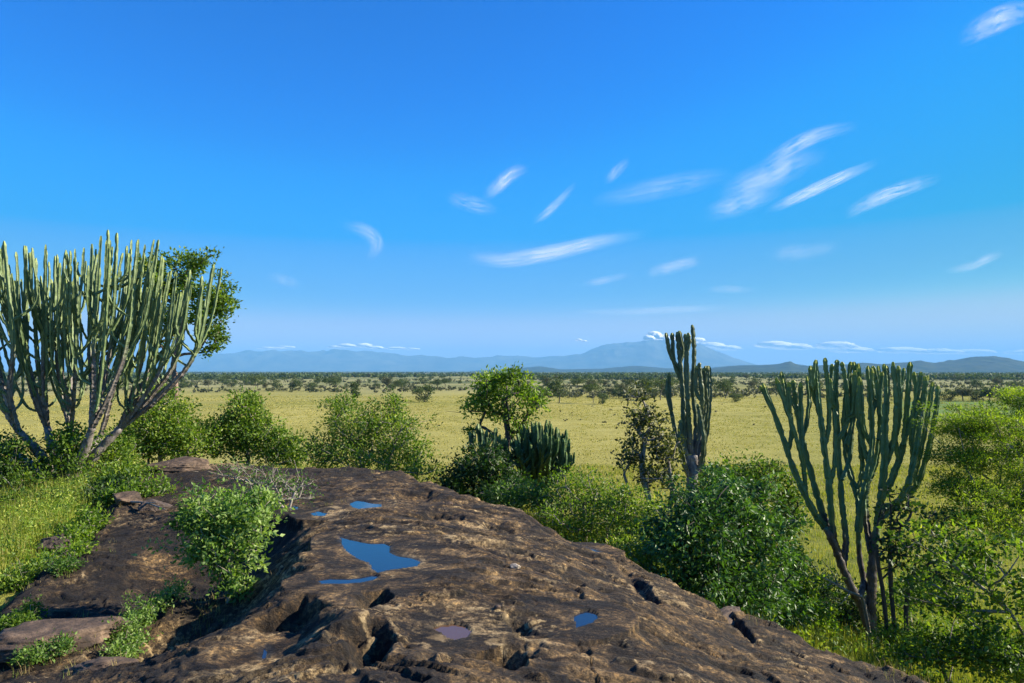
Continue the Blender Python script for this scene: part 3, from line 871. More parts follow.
LEAN = .17
specs = []
rs = RS(21)
FK = [[(52, 474, 0), (38, 452, -.2), (18, 430, -.3)], [(60, 472, .1), (53, 448, .2), (47, 428, .4)], [(66, 470, .3), (69, 450, .4), (71, 432, .6)],
      [(76, 470, -.2), (85, 448, -.3), (92, 428, -.4)], [(82, 476, .1), (98, 452, .1), (120, 428, .2)], [(48, 478, .3), (20, 458, .6), (-12, 440, .9)], [(70, 474, .5), (82, 458, .9), (100, 438, 1.3)]]
for i_, (px, py, dd) in enumerate([(-95, 285, .6), (-80, 262, 1.2), (-60, 255, .2), (-42, 250, 1.0), (-25, 258, -.6), (-10, 250, .3), (4, 241, -.9), (16, 252, .5), (26, 246, -.3), (36, 258, 1.3), (46, 250, -.2),
        (55, 256, .8), (66, 250, .2), (75, 262, 1.4), (84, 248, -.7), (92, 244, .5), (101, 236, -.9), (108, 230, .1), (117, 233, -.2), (127, 246, .8), (138, 240, -.7), (150, 256, .1), (163, 258, .6), (176, 272, -.3), (190, 270, .2), (202, 276, .5), (214, 264, 0)]):
    ends = [f_[-1] for f_ in FK]
    fi = int(np.argmin([abs(px - 66) * .45 + 66 - e_[0] if False else abs((px - 66) * .55 + 66 - e_[0]) + 10 * abs(dd - e_[2]) + rs.uniform(0, 26) for e_ in ends]))
    specs.append((fi, px, py, dd, 9 if px < 150 else 6))
E1 = fan_euphorbia('largest candelabra euphorbia, pale green with a great many stems on forked grey trunks', 68, 16.0, FK, specs,
    [(-100, 275), (-60, 252), (0, 240), (20, 250), (40, 243), (60, 252), (80, 243), (95, 238), (112, 231), (140, 240), (165, 260), (190, 268), (215, 262), (225, 285)], 'euph_pale', 5, 9, .050, .026, .50, trunk_r=.14)
specs = []
for k in range(17):
    a = k / 17 * 2 * math.pi; r = 1 if k % 2 else .6
    px = 538 + 34 * math.cos(a) * r; dd = 1.0 * math.sin(a) * r
    specs.append((0, px, np.interp(px, [500, 515, 540, 560, 575], [443, 430, 419, 430, 452]) + abs(dd) * 6, dd, 11))
specs += [(0, 572, 462, 0, 4), (0, 505, 458, .2, 3), (0, 566, 452, -.6, 4)]
fan_euphorbia('dense dark green clump of short euphorbia stems beside the small yellow-green tree', 537, 19.0,
    [[(537, 498, 0), (537, 488, 0)]], specs, [(470, 470), (505, 436), (520, 428), (540, 417), (556, 427), (570, 448), (580, 470)], 'euph_deep', 9, 8, .055, .033, .34, green=(-.2, .2), trunk_r=.2)
fan_euphorbia('small narrow euphorbia with bare dark columns below the crown of the yellow-green tree', 488, 18.2,
    [[(487, 485, 0), (487, 475, 0)]], [(0, 478, 424, 0, 1), (0, 487, 430, .3, 1), (0, 496, 428, -.2, 1), (0, 470, 432, .2, 1), (0, 503, 440, .3, 0), (0, 483, 440, -.4, 1)],
    [(460, 440), (478, 424), (500, 430), (510, 440)], 'euph_deep', 12, 2, .06, .045, .15, green=(-.2, .2), trunk_r=.14)

# ------------------------------------------------------------------ trees and shrubs near the rock
plant('broadleaf_tree', 'round crowned green tree with a pale brown trunk rising behind the largest euphorbia', 'tree',
      [(172, 282, 23, 26, 26), (205, 300, 23, 28, 26), (190, 262, 23, 22, 12), (215, 330, 23, 18, 14), (160, 320, 23.4, 20, 22), (150, 275, 23.4, 14, 20), (222, 300, 22.8, 12, 14), (208, 350, 23, 10, 7)],
      [[(176, 23), (175, 395, 23), (173, 370, 23), (176, 350, 23), (182, 325, 23), (188, 300, 23)]], 'leaf_mid', 'bark_brown', 31, 135, 80, .12, .55, .22, .010, tb=(.2, .75), shell=.2)
plant('small_tree', 'small tree with an open bright yellow-green crown and bent dark limbs', 'tree',
      [(505, 388, 19, 32, 14), (530, 398, 19, 14, 14), (478, 405, 19, 17, 12), (510, 410, 19, 24, 12), (488, 382, 19, 14, 8), (520, 425, 19, 12, 8), (472, 430, 19, 8, 4), (515, 376, 19, 18, 6)],
      [[(506, 19), (506, 480, 19), (505, 455, 19), (508, 435, 19), (505, 415, 19)], [(506, 455, 19), (495, 436, 19), (480, 425, 19)]], 'leaf_bright', 'bark_dark', 32, 85, 62, .11, .42, .20, .012, tb=(.0, .8), shell=.15)
plant('thorn_tree', 'feathery light green tree with thin layered branches reaching in at the right edge', 'tree',
      [(985, 425, 14, 50, 20), (1020, 400, 14.4, 30, 14), (958, 455, 14, 28, 14), (1000, 460, 14, 45, 16), (950, 482, 13.8, 26, 9), (985, 492, 13.6, 45, 12), (1045, 440, 14.4, 40, 38), (960, 432, 14.4, 26, 10), (1040, 500, 13.6, 40, 26), (965, 515, 13.4, 34, 14), (1010, 525, 13.2, 34, 20)],
      [[(1046, 13.6), (1040, 620, 13.7), (1030, 560, 13.7), (1012, 510, 13.8), (1000, 482, 13.9)], [(1030, 560, 13.7), (990, 505, 13.7), (955, 495, 13.6)], [(1012, 510, 13.8), (1035, 460, 14), (1030, 430, 14)]],
      'leaf_feather', 'bark_grey', 33, 430, 140, .065, .28, .20, .004, flat=.52, tb=(.15, .95), shell=.1)
plant('leafy_tree', 'dark broad leaved tree with sprawling pale branches filling the lower right corner', 'tree',
      [(985, 550, 11.5, 55, 25), (930, 540, 11.8, 36, 22), (1030, 580, 11.2, 50, 40), (960, 600, 11.6, 50, 22), (1010, 640, 11.2, 55, 30), (915, 575, 12, 24, 12)],
      [[(1050, 11.4), (1035, 660, 11.4), (1010, 612, 11.4), (980, 578, 11.5)], [(1010, 612, 11.4), (985, 590, 11.5), (945, 560, 11.7), (905, 536, 11.9)], [(1035, 660, 11.4), (1040, 600, 11.2)]],
      'leaf_mid', 'bark_grey', 34, 125, 34, .095, .55, .18, .006, tb=(.0, .7), shell=.1, flat=.6)
plant('broadleaf_shrub', 'large glossy dark green bush pressed against the right flank of the rock', 'shrub',
      [(712, 530, 11.3, 62, 48), (755, 560, 11.6, 42, 52), (680, 560, 11.0, 38, 45), (735, 500, 11.8, 40, 24), (715, 590, 10.8, 55, 26), (770, 600, 11.8, 26, 30)],
      [[(715, 10.9), (715, 590, 11.1), (712, 560, 11.3)], [(700, 10.8), (690, 580, 11.1)], [(740, 11.2), (752, 580, 11.4)]],
      'leaf_gloss', 'bark_dark', 35, 420, 75, .085, .42, .17, .005, droop=.45, tb=(.15, .75), shell=.45)
plant('broadleaf_shrub', 'duller olive bush showing its top behind the large glossy bush', 'shrub',
      [(762, 475, 17, 30, 14), (730, 480, 17, 30, 14), (785, 500, 17, 14, 18), (792, 520, 16.5, 12, 12)], [[(760, 17), (762, 520, 17), (760, 495, 17)]],
      'leaf_mid', 'bark_dark', 36, 120, 55, .09, .45, .22, .007, tb=(.05, .55))
plant('sparse_shrub', 'sparse brownish shrub with bare leaning stems left of the slender euphorbia', 'shrub',
      [(645, 425, 15.5, 22, 22), (665, 450, 15.5, 24, 18), (630, 455, 15.5, 14, 20), (655, 475, 15.5, 26, 12), (640, 395, 15.8, 12, 8)],
      [[(648, 15.5), (650, 540, 15.5), (650, 505, 15.5), (642, 470, 15.5), (645, 440, 15.5)], [(648, 15.4), (640, 530, 15.5), (630, 495, 15.5), (622, 465, 15.5)], [(655, 15.6), (662, 530, 15.6), (672, 495, 15.5), (668, 460, 15.5)]],
      'leaf_brown', 'bark_grey', 37, 110, 26, .09, .55, .20, .010, tb=(.05, .55), shell=.1)
for (lab, lobes, tr, lm, sd, cl, per, L_, kw) in [
    ('nearest leafy bush with pale green leaves, growing from a crack in the rock',
     [(220, 510, 8.1, 38, 24), (238, 522, 8.0, 34, 26), (205, 525, 8.0, 34, 26), (228, 550, 7.9, 34, 22), (262, 508, 8.3, 24, 18), (230, 575, 7.8, 26, 12), (205, 552, 8.0, 22, 18), (238, 590, 7.8, 16, 8)], [[(232, 7.75), (230, 575, 7.85), (228, 545, 8.0)]], 'leaf_pale', 41, 190, 40, .062, dict(rtip=.0028, cr=.12, Wd=.5, tb=(.0, .95), shell=.3, twigs=20)),
    ('tall light green bush left of the gap, partly behind the largest euphorbia',
     [(165, 425, 20, 36, 26), (135, 440, 20, 30, 22), (185, 440, 20, 30, 22), (160, 398, 20.4, 14, 10)], [[(160, 20), (160, 470, 20), (160, 445, 20)], [(180, 20), (182, 465, 20)]], 'leaf_mid', 42, 190, 60, .10, dict(cr=.26, tb=(.25, .85), rtip=.007)),
    ('rounded green bush with a pointed top right of the tall light green bush',
     [(245, 425, 21, 26, 26), (228, 438, 21, 24, 22), (272, 445, 21, 26, 18), (248, 402, 21.2, 12, 9), (295, 450, 21, 16, 14)], [[(248, 21), (248, 470, 21), (246, 440, 21)], [(270, 21), (272, 465, 21)]], 'leaf_mid', 43, 210, 60, .10, dict(cr=.26, tb=(.2, .75), rtip=.007)),
    ('wide loose bush with twin tops directly behind the far crest of the rock',
     [(350, 425, 20, 32, 26), (388, 435, 20, 32, 28), (340, 405, 20.3, 14, 12), (395, 405, 20.3, 12, 12), (325, 450, 20, 20, 18), (412, 452, 20, 20, 16), (370, 455, 19.6, 50, 18), (425, 470, 19, 22, 9)],
     [[(360, 19.5), (362, 470, 19.7), (355, 440, 20)], [(380, 19.5), (388, 465, 19.7), (398, 435, 20)]], 'leaf_mid', 44, 300, 48, .095, dict(cr=.24, tb=(.15, .8), rtip=.006, twigs=50, Wd=.42)),
    ('dark round leaved bush at the foot of the small yellow-green tree',
     [(480, 465, 17.5, 26, 20), (470, 490, 17.2, 34, 14), (505, 485, 17.3, 26, 16), (452, 485, 17.2, 16, 10)], [[(482, 17.3), (482, 495, 17.4)]], 'leaf_dark', 45, 150, 50, .10, dict(cr=.22, tb=(.1, .6), rtip=.006)),
    ('low grey-green bush touching the top edge of the rock below the dark euphorbia clump',
     [(515, 495, 15.5, 30, 14), (545, 500, 15.3, 26, 14)], [[(520, 15.3), (520, 505, 15.4)], [(545, 15.3), (545, 505, 15.3)]], 'leaf_pale', 46, 90, 50, .07, dict(cr=.2, tb=(.0, .4), twigs=40)),
    ('yellow-green twiggy bush behind the right shoulder of the rock',
     [(580, 490, 14.5, 30, 22), (600, 510, 14.2, 30, 22), (570, 515, 14, 34, 16), (612, 530, 13.5, 24, 20)], [[(585, 14), (585, 530, 14.1), (583, 505, 14.3)], [(605, 13.8), (607, 535, 13.9)]], 'leaf_bright', 47, 190, 40, .06, dict(cr=.2, tb=(.0, .6), twigs=90, rtip=.005)),
    ('greener bush between the yellow-green twiggy bush and the large glossy bush',
     [(645, 520, 13.2, 24, 26), (630, 555, 12.4, 26, 18), (655, 560, 12.2, 20, 20), (622, 500, 13.6, 18, 14)], [[(642, 12.5), (642, 555, 12.7)]], 'leaf_mid', 48, 140, 45, .065, dict(cr=.18, tb=(.25, .9), twigs=40)),
    ('dark bush at the foot of the tall euphorbia',
     [(835, 600, 16.5, 30, 22), (850, 625, 16.2, 34, 16)], [[(838, 16.5), (838, 620, 16.5)]], 'leaf_dark', 49, 110, 45, .09, dict(cr=.22, tb=(.0, .5))),
    ('bright green weedy bush at the lower edge of the large glossy bush',
     [(800, 590, 13, 22, 20), (815, 620, 12.8, 24, 16), (790, 560, 13.5, 14, 14)], [[(803, 13), (803, 610, 13)]], 'leaf_bright', 50, 120, 45, .07, dict(cr=.17, tb=(.2, .8))),
    ('shaded bush left of the forked trunks of the largest euphorbia',
     [(20, 455, 15.5, 30, 20), (28, 480, 15.3, 34, 18), (-10, 470, 15.5, 26, 26)], [[(22, 15.3), (22, 485, 15.4)]], 'leaf_mid', 51, 120, 50, .085, dict(cr=.22, tb=(.0, .5))),
    ('leafy bush in the fork of the grey trunks of the largest euphorbia',
     [(68, 440, 15.7, 14, 14), (72, 460, 15.6, 14, 12)], [[(70, 15.5), (70, 465, 15.6)]], 'leaf_mid', 52, 45, 45, .09, dict(cr=.16, tb=(.2, .6))),
    ('light green bush with a reddish leaf right beside the forked trunks',
     [(112, 455, 16.5, 22, 20), (125, 478, 15.8, 24, 12), (100, 485, 15.4, 18, 14)], [[(112, 16.2), (112, 475, 16.3)]], 'leaf_mid', 53, 130, 50, .08, dict(cr=.2, tb=(.25, .8), twigs=25)),
    ('low round leaved bush beside the small boulder',
     [(150, 490, 13.8, 24, 8), (120, 498, 13.4, 14, 9)], [[(148, 13.8)]], 'leaf_bright', 54, 50, 40, .075, dict(cr=.14, tb=(.0, .5))),
    ('bright leafy herb clump at the right end of the sunny meadow',
     [(72, 545, 10.8, 18, 18), (88, 525, 11.4, 14, 16), (60, 572, 9.9, 24, 10)], [[(74, 10.7)]], 'leaf_bright', 55, 90, 45, .06, dict(cr=.13, tb=(.1, .7))),
    ('low bush in the bottom right corner under the dark leafy tree',
     [(945, 650, 11.5, 44, 16), (1010, 655, 11, 44, 22), (905, 640, 13, 22, 14)], [[(950, 11.5)], [(1010, 11)], [(905, 13)]], 'leaf_mid', 56, 170, 45, .075, dict(cr=.18, tb=(.1, .7), twigs=30)),
    ('fresh green bush behind the bare saplings on the right slope',
     [(935, 590, 15, 36, 16), (900, 600, 16, 20, 12), (970, 570, 15, 24, 14)], [[(935, 15)]], 'leaf_bright', 57, 110, 40, .075, dict(cr=.2, tb=(.0, .55), twigs=30)),
    ('shady green bush along the back of the sunny meadow', [(25, 505, 13.6, 26, 10), (60, 503, 13.9, 24, 9), (-10, 512, 13.2, 20, 12)], [[(28, 13.6)]], 'leaf_mid', 81, 110, 45, .07, dict(cr=.18, tb=(.0, .5))),
    ('dark leafy bush between the forked trunks and the boulders', [(100, 505, 14.0, 16, 12), (112, 490, 14.6, 16, 10)], [[(102, 13.9)]], 'leaf_dark', 82, 70, 45, .08, dict(cr=.18, tb=(.1, .6))),
    ('bright weedy clump at the front left edge of the meadow', [(12, 590, 9.2, 20, 10), (34, 582, 9.5, 16, 8)], [[(14, 9.2)]], 'leaf_mid', 83, 70, 45, .05, dict(cr=.12, tb=(.2, .9))),
    ('small cushion of grey-green leaves on the bare rock left of the shadowed gully',
     [(63, 575, 9.3, 13, 8)], [[(63, 9.3)]], 'leaf_pale', 58, 26, 40, .04, dict(cr=.07, tb=(.0, .4))),
    ('sprawling light green plant rooted along the shadowed gully in the rock',
     [(128, 640, 6.75, 18, 20), (140, 615, 7.3, 15, 13), (118, 662, 6.3, 13, 12), (165, 600, 7.7, 16, 9), (178, 590, 8.0, 12, 6)], [[(130, 6.6)], [(168, 7.7)]], 'leaf_pale', 59, 100, 40, .035, dict(cr=.075, tb=(.25, .85), twigs=60, rtip=.002)),
    ('small weed with pale leaves on the tan slab in the lower left corner',
     [(50, 660, 6.2, 20, 9), (30, 665, 6.1, 12, 8)], [[(48, 6.2)]], 'leaf_pale', 60, 40, 40, .03, dict(cr=.06, tb=(.1, .6), rtip=.002)),
    ('yellowish weed at the extreme left edge above the tan slab',
     [(12, 628, 7.2, 16, 12), (30, 612, 7.6, 12, 8)], [[(14, 7.2)]], 'leaf_bright', 61, 40, 45, .035, dict(cr=.07, tb=(.0, .5), rtip=.002)),
]:
    kw.setdefault('rtip', .004)
    nmn = 'shrub' if L_ > .045 else 'small_plant'
    plant(nmn, lab, 'shrub' if L_ > .045 else 'plant', lobes, tr, lm, 'twig' if lm in ('leaf_pale', 'leaf_bright') else 'bark_grey', sd, cl, per, L_, group='bushes around the rock' if L_ > .045 else 'small plants on the rock', stem='stems', **kw)

# bare twiggy bush
plant('bare_shrub', 'almost leafless grey twiggy bush behind the leafy bush on the rock', 'shrub',
      [(262, 478, 11.5, 40, 16), (290, 490, 11.3, 34, 14), (235, 470, 12, 20, 12)], [[(262, 11)], [(290, 11)], [(240, 11.6)]], 'leaf_pale', 'twig', 63, 150, 7, .05, .5, .14, .004, tb=(0, .4), stem='stems', twigs=110, shell=.1)

# bare saplings beside the tall euphorbia
def saplings():
    rs = RS(71)
    for lab, pts in [('thin dark sapling closest to the trunk of the tall euphorbia', [(885, 13.2), (884, 600, 13.2), (878, 560, 13.2), (877, 530, 13.2), (882, 505, 13.2)]),
                     ('straight thin sapling in the middle of the bare sapling row', [(893, 13.3), (892, 600, 13.3), (890, 550, 13.3), (891, 510, 13.3), (888, 490, 13.3)]),
                     ('forked leaning sapling at the right of the bare sapling row', [(903, 13.2), (906, 610, 13.2), (913, 575, 13.2), (919, 545, 13.2), (930, 515, 13.2)])]:
        plant('sapling', lab, 'sapling', [(pts[-1][0] + 12, pts[-1][1] + 10, 13.2, 22, 16), (pts[-1][0] + 8, pts[-1][1] + 50, 13.2, 22, 22)], [pts], 'leaf_dark', 'bark_dark', rs.randint(1000), 26, 9, .10, .6, .13, .009, tb=(.1, .6), shell=.1, group='bare saplings beside the tall euphorbia')
saplings()

# a pale dead branch beside the tall euphorbia
rs = RS(5); a = Acc()
b0 = at(862, 597, 13.5)
tube(a, bez([b0, at(845, 590, 13.4), at(828, 580, 13.3), at(806, 570, 13.2)], 16), np.linspace(.03, .008, 16), 5, rough=.15, rs=rs)
for q in ((840, 588, 822, 560), (832, 583, 815, 590), (850, 591, 838, 606), (820, 577, 800, 552), (812, 573, 790, 578)):
    tube(a, bez([at(q[0], q[1], 13.35), at((q[0] + q[2]) / 2 + 2, (q[1] + q[3]) / 2, 13.3), at(q[2], q[3], 13.25)], 8), np.linspace(.012, .004, 8), 4)
tube(a, bez([b0, at(866, 615, 13.6), gpos(868, 13.7)], 8), np.linspace(.032, .036, 8), 5)
o = a.build('dead_branch', M['twig'], None, b0); o.location = b0
tag(o, 'pale dead branch sticking out leftwards in front of the tall euphorbia trunk', 'dead branch')
a = Acc(); b0 = gpos(150, 12.3)
p1 = gpos(133, 12.9) + [0, 0, .05]; p2 = gpos(168, 12.0) + [0, 0, .1]
tube(a, bez([p1, (p1 + p2) / 2 + [0, 0, .04], p2], 10), np.linspace(.022, .010, 10), 5, rough=.1, rs=rs)
tube(a, bez([(p1 + p2) / 2 + [0, 0, .04], (p1 + p2) / 2 + [.3, -.3, .1]], 6), np.linspace(.012, .006, 6), 4)
o = a.build('fallen_stick', M['twig'], None, b0); o.location = b0
tag(o, 'dry grey stick lying on the rock beside the small boulder', 'stick')

# ------------------------------------------------------------------ loose stones
def stonemat(name, c1, c2, c3):
    m, nt, out = nm(name); co = objco(nt)
    c = ramp(nt, [(.32, c1), (.5, c2), (.68, c3)], noise_tex(nt, 4, 7, .7, co, .8))
    c = mixc(nt, .7, c, ramp(nt, [(.35, (.5, .5, .5)), (.65, (1.4, 1.35, 1.3))], noise_tex(nt, 28, 5, .7, co)), 'MULTIPLY')
    p = N(nt, 'BsdfPrincipled', Roughness=.85); nt.links.new(c, p.inputs['Base Color'])
    b = N(nt, 'Bump', Strength=.9, Distance=.02); nt.links.new(noise_tex(nt, 14, 6, .75, co), b.inputs['Height'])
    nt.links.new(b.outputs[0], p.inputs['Normal']); nt.links.new(p.outputs[0], out.inputs['Surface'])
    return m
M['stone_tan'] = stonemat('tan_stone', (.020, .015, .011), (.085, .056, .038), (.21, .145, .095))
M['stone_dark'] = stonemat('dark_stone', (.02, .016, .013), (.07, .05, .04), (.20, .15, .12))
M['stone_pale'] = stonemat('pale_stone', (.25, .2, .15), (.4, .34, .27), (.5, .44, .36))

def stone(name, lab, c, size, matn, seed, rot=0, sink=.3, cat='boulder'):
    rs = RS(seed)
    nu, nv = 96, 56
    th = np.linspace(0, 2 * math.pi, nu, endpoint=False); ph = np.linspace(-math.pi / 2, math.pi / 2, nv)
    T_, P_ = np.meshgrid(th, ph)
    d = np.stack([np.cos(T_) * np.cos(P_), np.sin(T_) * np.cos(P_), np.sin(P_)], -1)
    # cut by random planes: angular block
    r = np.full(T_.shape, 1.15)
    for k in range(11):
        nrm = rand_dirs(rs, 1)[0]; h = rs.uniform(.62, .95)
        dn = d @ nrm
        r = np.where(dn > .05, np.minimum(r, h / np.maximum(dn, .05)), r)
    r = r * (1 + np.cos(P_) * (.16 * fbm(d[..., 0] * 2 + seed, d[..., 1] * 2 + d[..., 2], 1, 5, seed) + .10 * ridge(d[..., 0] * 2 + seed, d[..., 2] * 3 + d[..., 1], .8, 4, seed))) 
    p = d * r[..., None] * np.array(size) * .5
    p[0] = p[0].mean(0); p[-1] = p[-1].mean(0)
    ca, sa = math.cos(rot), math.sin(rot)
    p = p @ np.array([[ca, sa, 0], [-sa, ca, 0], [0, 0, 1]])
    i = np.arange(nv - 1)[:, None] * nu; j = np.arange(nu)[None]; j2 = (j + 1) % nu
    Q = np.stack([i + j, i + j2, i + nu + j2, i + nu + j], -1).reshape(-1, 4)
    o = mk_mesh(name, p.reshape(-1, 3), [Q], M[matn], None, None, True)
    z = gz(c[0], c[1])[0]
    o.location = (c[0], c[1], z + size[2] * .5 * (1 - 2 * sink) )
    return tag(o, lab, cat, 'loose stones around the rock')
def gxy(px, d): return (px - 512) / F * d / CT, d
stone('boulder', 'long flat pinkish tan boulder at the foot of the tall light green bush', gxy(178, 16.5), (1.5, .9, .42), 'stone_tan', 3, .1, .25)
stone('boulder', 'small angular boulder with a lit right face, lying before the long flat boulder', gxy(131, 13.0), (.52, .42, .24), 'stone_tan', 14, .4, .2)
stone('boulder', 'dark boulder between the small angular boulder and the leafy bush', gxy(158, 12.6), (.5, .45, .28), 'stone_dark', 15, 1.0, .25)
stone('boulder', 'dark stone poking out of the sunny meadow grass', gxy(60, 10.6), (.5, .3, .28), 'stone_dark', 6, .5, .1)
stone('stone_slab', 'broad reddish tan slab lying in the lower left corner', gxy(74, 6.55), (1.05, .62, .26), 'stone_tan', 17, .55, .3, 'slab')
stone('stone_slab', 'broken tan slab on the bottom left, right of the broad reddish slab', gxy(112, 5.95), (.5, .3, .18), 'stone_tan', 18, .2, .3, 'slab')
stone('stone_slab', 'thin pale edged flake lying on the right edge of the rock below the glossy bush', gxy(722, 7.95), (.22, .8, .12), 'stone_tan', 19, -.5, .3, 'slab')
stone('pebble', 'small whitish stone on the open rock right of the large pool', gxy(515, 7.25), (.11, .06, .05), 'stone_pale', 20, .3, .2, 'pebble')
stone('pebble', 'small orange tan stone near the far crest of the rock', gxy(449, 11.2), (.13, .10, .09), 'stone_tan', 22, .3, .2, 'pebble')
stone('pebble', 'small orange tan stone above the brown puddle', gxy(498, 5.9), (.05, .06, .03), 'stone_tan', 23, .3, .2, 'pebble')

# ------------------------------------------------------------------ grass
def grass(name, lab, rs, xy, H, mat, blades=7, spread=.10, wd=.012, tb=(.2, .8), lean=.35, zf=None):
    n = len(xy); z = (zf or ground_height)(xy[:, 0], xy[:, 1])
    C = np.repeat(np.c_[xy, z], blades, 0); C[:, :2] += rs.normal(size=(len(C), 2)) * spread
    h = np.repeat(H * rs.uniform(.45, 1.4, n), blades) * rs.uniform(.6, 1.2, len(C))
    a = rs.uniform(0, 2 * math.pi, len(C)); ln = rs.uniform(.1, 1, len(C)) * lean * h
    s = np.stack([np.cos(a + 1.57), np.sin(a + 1.57), 0 * a], -1); d = np.stack([np.cos(a), np.sin(a), 0 * a], -1)
    w_ = np.broadcast_to(wd, (n,)).repeat(blades)[:, None] if np.ndim(wd) else wd
    up = np.array([0, 0, 1.0])
    C = C - up * .05
    m1 = C + up * h[:, None] * .55 + d * ln[:, None] * .3; tp = C + up * h[:, None] + d * ln[:, None]
    V = np.stack([C - s * w_ * .5, C + s * w_ * .5, m1 + s * w_ * .4, tp, m1 - s * w_ * .4], 1).reshape(-1, 3)
    k = np.arange(len(C))[:, None] * 5
    Q = k + np.array([0, 1, 2, 4]); T = k + np.array([4, 2, 3])
    tint = np.clip(np.repeat(rs.uniform(tb[0], tb[1], n), blades) + rs.normal(size=len(C)) * .15, 0, 1)
    b = Acc(); b.add(V, Q, T, np.repeat(tint, 5))
    o = b.build(name, mat, None, None, False)
    return tag(o, lab, 'grass', kind='stuff')
rs = RS(91)
def scatter(rs, n, px0, px1, d0, d1, p=1.0):
    d = (rs.uniform(0, 1, n) * (d1 ** p - d0 ** p) + d0 ** p) ** (1 / p)
    px = rs.uniform(px0, px1, n)
    return np.c_[(px - 512) / F * d / CT, d]
xy = scatter(rs, 9000, -90, 112, 8.2, 16.5, 1.6)
so = sd_poly(xy[:, 0], xy[:, 1], ROCK) + .25 * fbm(xy[:, 0], xy[:, 1], 1.1, 3, 77)
dens = fbm(xy[:, 0], xy[:, 1], 1.2, 3, 33)
k = (so > .1) & (dens > -.22)
grass('meadow_grass', 'sunlit tall yellow-green grass and herbs in the meadow left of the rock', rs, xy[k], .24 + .22 * np.clip(dens[k] + .3, 0, 1), M['grass_l'], 8, .10, .010, (.15, .95))
xy = scatter(rs, 26000, 500, 1120, 10, 34, 1.5)
so = sd_poly(xy[:, 0], xy[:, 1], ROCK)
xy = xy[so > .3]
grass('slope_grass', 'yellow-green grass on the slope right of the rock', rs, xy, .34, M['grass_r'], 7, .16, .014, (.05, .8))
xy = scatter(rs, 30000, -60, 1120, 34, 110, 1.3)
wd = .012 * xy[:, 1] / 20
grass('field_grass', 'tall grass at the near edge of the golden field', rs, xy, .45, M['grass_r'], 6, .35, wd, (.2, .95))
xy = scatter(rs, 5000, 60, 520, 17, 34, 1.3)
grass('hill_grass', 'grass behind the rock between the bushes', rs, xy, .4, M['grass_r'], 7, .2, .016, (.0, .7))
rs = RS(401); L_ = []
for px, d, sp, k in [(862, 7.2, .25, 16), (885, 7.0, .25, 16), (905, 6.9, .3, 14), (228, 7.75, .18, 26), (215, 7.9, .15, 12), (130, 6.7, .25, 26), (165, 7.6, .2, 18), (50, 6.2, .2, 20), (15, 7.1, .25, 24), (64, 9.4, .2, 14), (20, 8.8, .4, 40), (60, 10.2, .3, 30),
                     (95, 12.2, .35, 30), (150, 14.5, .4, 26), (262, 11.2, .3, 20), (290, 11.2, .3, 14), (100, 6.1, .2, 14), (400, 16.2, .3, 12), (345, 16.4, .4, 14), (190, 7.2, .2, 10), (640, 9.8, .2, 10), (760, 8.2, .2, 12)]:
    c_ = np.array([(px - 512) / F * d, d]); L_.append(c_ + rs.normal(size=(k, 2)) * sp)
M['straw'] = leafmat('dry_straw', [(0, (.16, .12, .05)), (.5, (.34, .26, .11)), (1, (.20, .25, .05))], .6, .3, .25, 1.1)
grass('dry_tufts', 'small tufts of dry straw coloured grass in the cracks and along the edges of the rock', rs, np.concatenate(L_), .10, M['straw'], 9, .03, .005, (.1, .9), .6, gz)
def herbs(name, lab, rs, xy, H, mat, per=26, L=.05, Wd=.5, tb=(.1, .8)):
    n = len(xy); z = ground_height(xy[:, 0], xy[:, 1]); h = H * rs.uniform(.5, 1.3, n)
    C = np.repeat(np.c_[xy, z], per, 0); f = rs.uniform(0.1, 1, len(C)); hh = np.repeat(h, per)
    C[:, :2] += rs.normal(size=(len(C), 2)) * (hh * .30)[:, None]; C[:, 2] += f * hh
    d = rand_dirs(rs, len(C)); d[:, 2] = np.abs(d[:, 2]) * .8 + .1; d /= np.linalg.norm(d, axis=1)[:, None]
    a = Acc(); leaves(a, rs, C, d, L, Wd, np.clip(np.repeat(rs.uniform(tb[0], tb[1], n), per) + rs.normal(size=len(C)) * .15, 0, 1))
    o = a.build(name, mat, None, None, False)
    return tag(o, lab, 'weeds', kind='stuff')
M['grass_gold'] = leafmat('golden_grass', [(0, (.28, .25, .06)), (.5, (.38, .335, .095)), (1, (.45, .40, .14))], .65, .3, .2, 1.1)
xy = scatter(rs, 30000, -60, 1100, 100, 420, 1.1)
xy = xy[(fbm(xy[:, 0], xy[:, 1], 30, 3, 12) > -.2)]
grass('golden_grass', 'tall dry golden grass across the open field', rs, xy, .24, M['grass_gold'], 4, .7, .0016 * xy[:, 1], (.3, .7), .25)
rs = RS(191)
xy = scatter(rs, 2600, -90, 118, 8.2, 16.5, 1.6)
so = sd_poly(xy[:, 0], xy[:, 1], ROCK) + .25 * fbm(xy[:, 0], xy[:, 1], 1.1, 3, 77)
k = (so > .15) & (fbm(xy[:, 0], xy[:, 1], 1.4, 3, 133) > .08 - .5 * (so < .6))
herbs('meadow_herbs', 'leafy green herbs growing through the meadow grass', rs, xy[k], .34, M['leaf_mid'], tb=(.3, 1.0))
xy = scatter(rs, 2600, 560, 1100, 9, 24, 1.4)
so = sd_poly(xy[:, 0], xy[:, 1], ROCK)
k = (so > .3) & (fbm(xy[:, 0], xy[:, 1], 2.2, 3, 143) > .02 - .3 * (so < 1.5))
herbs('slope_herbs', 'bright leafy weeds on the slope right of the rock', rs, xy[k], .42, M['leaf_mid'], 30, .07, .5, (.3, .95))

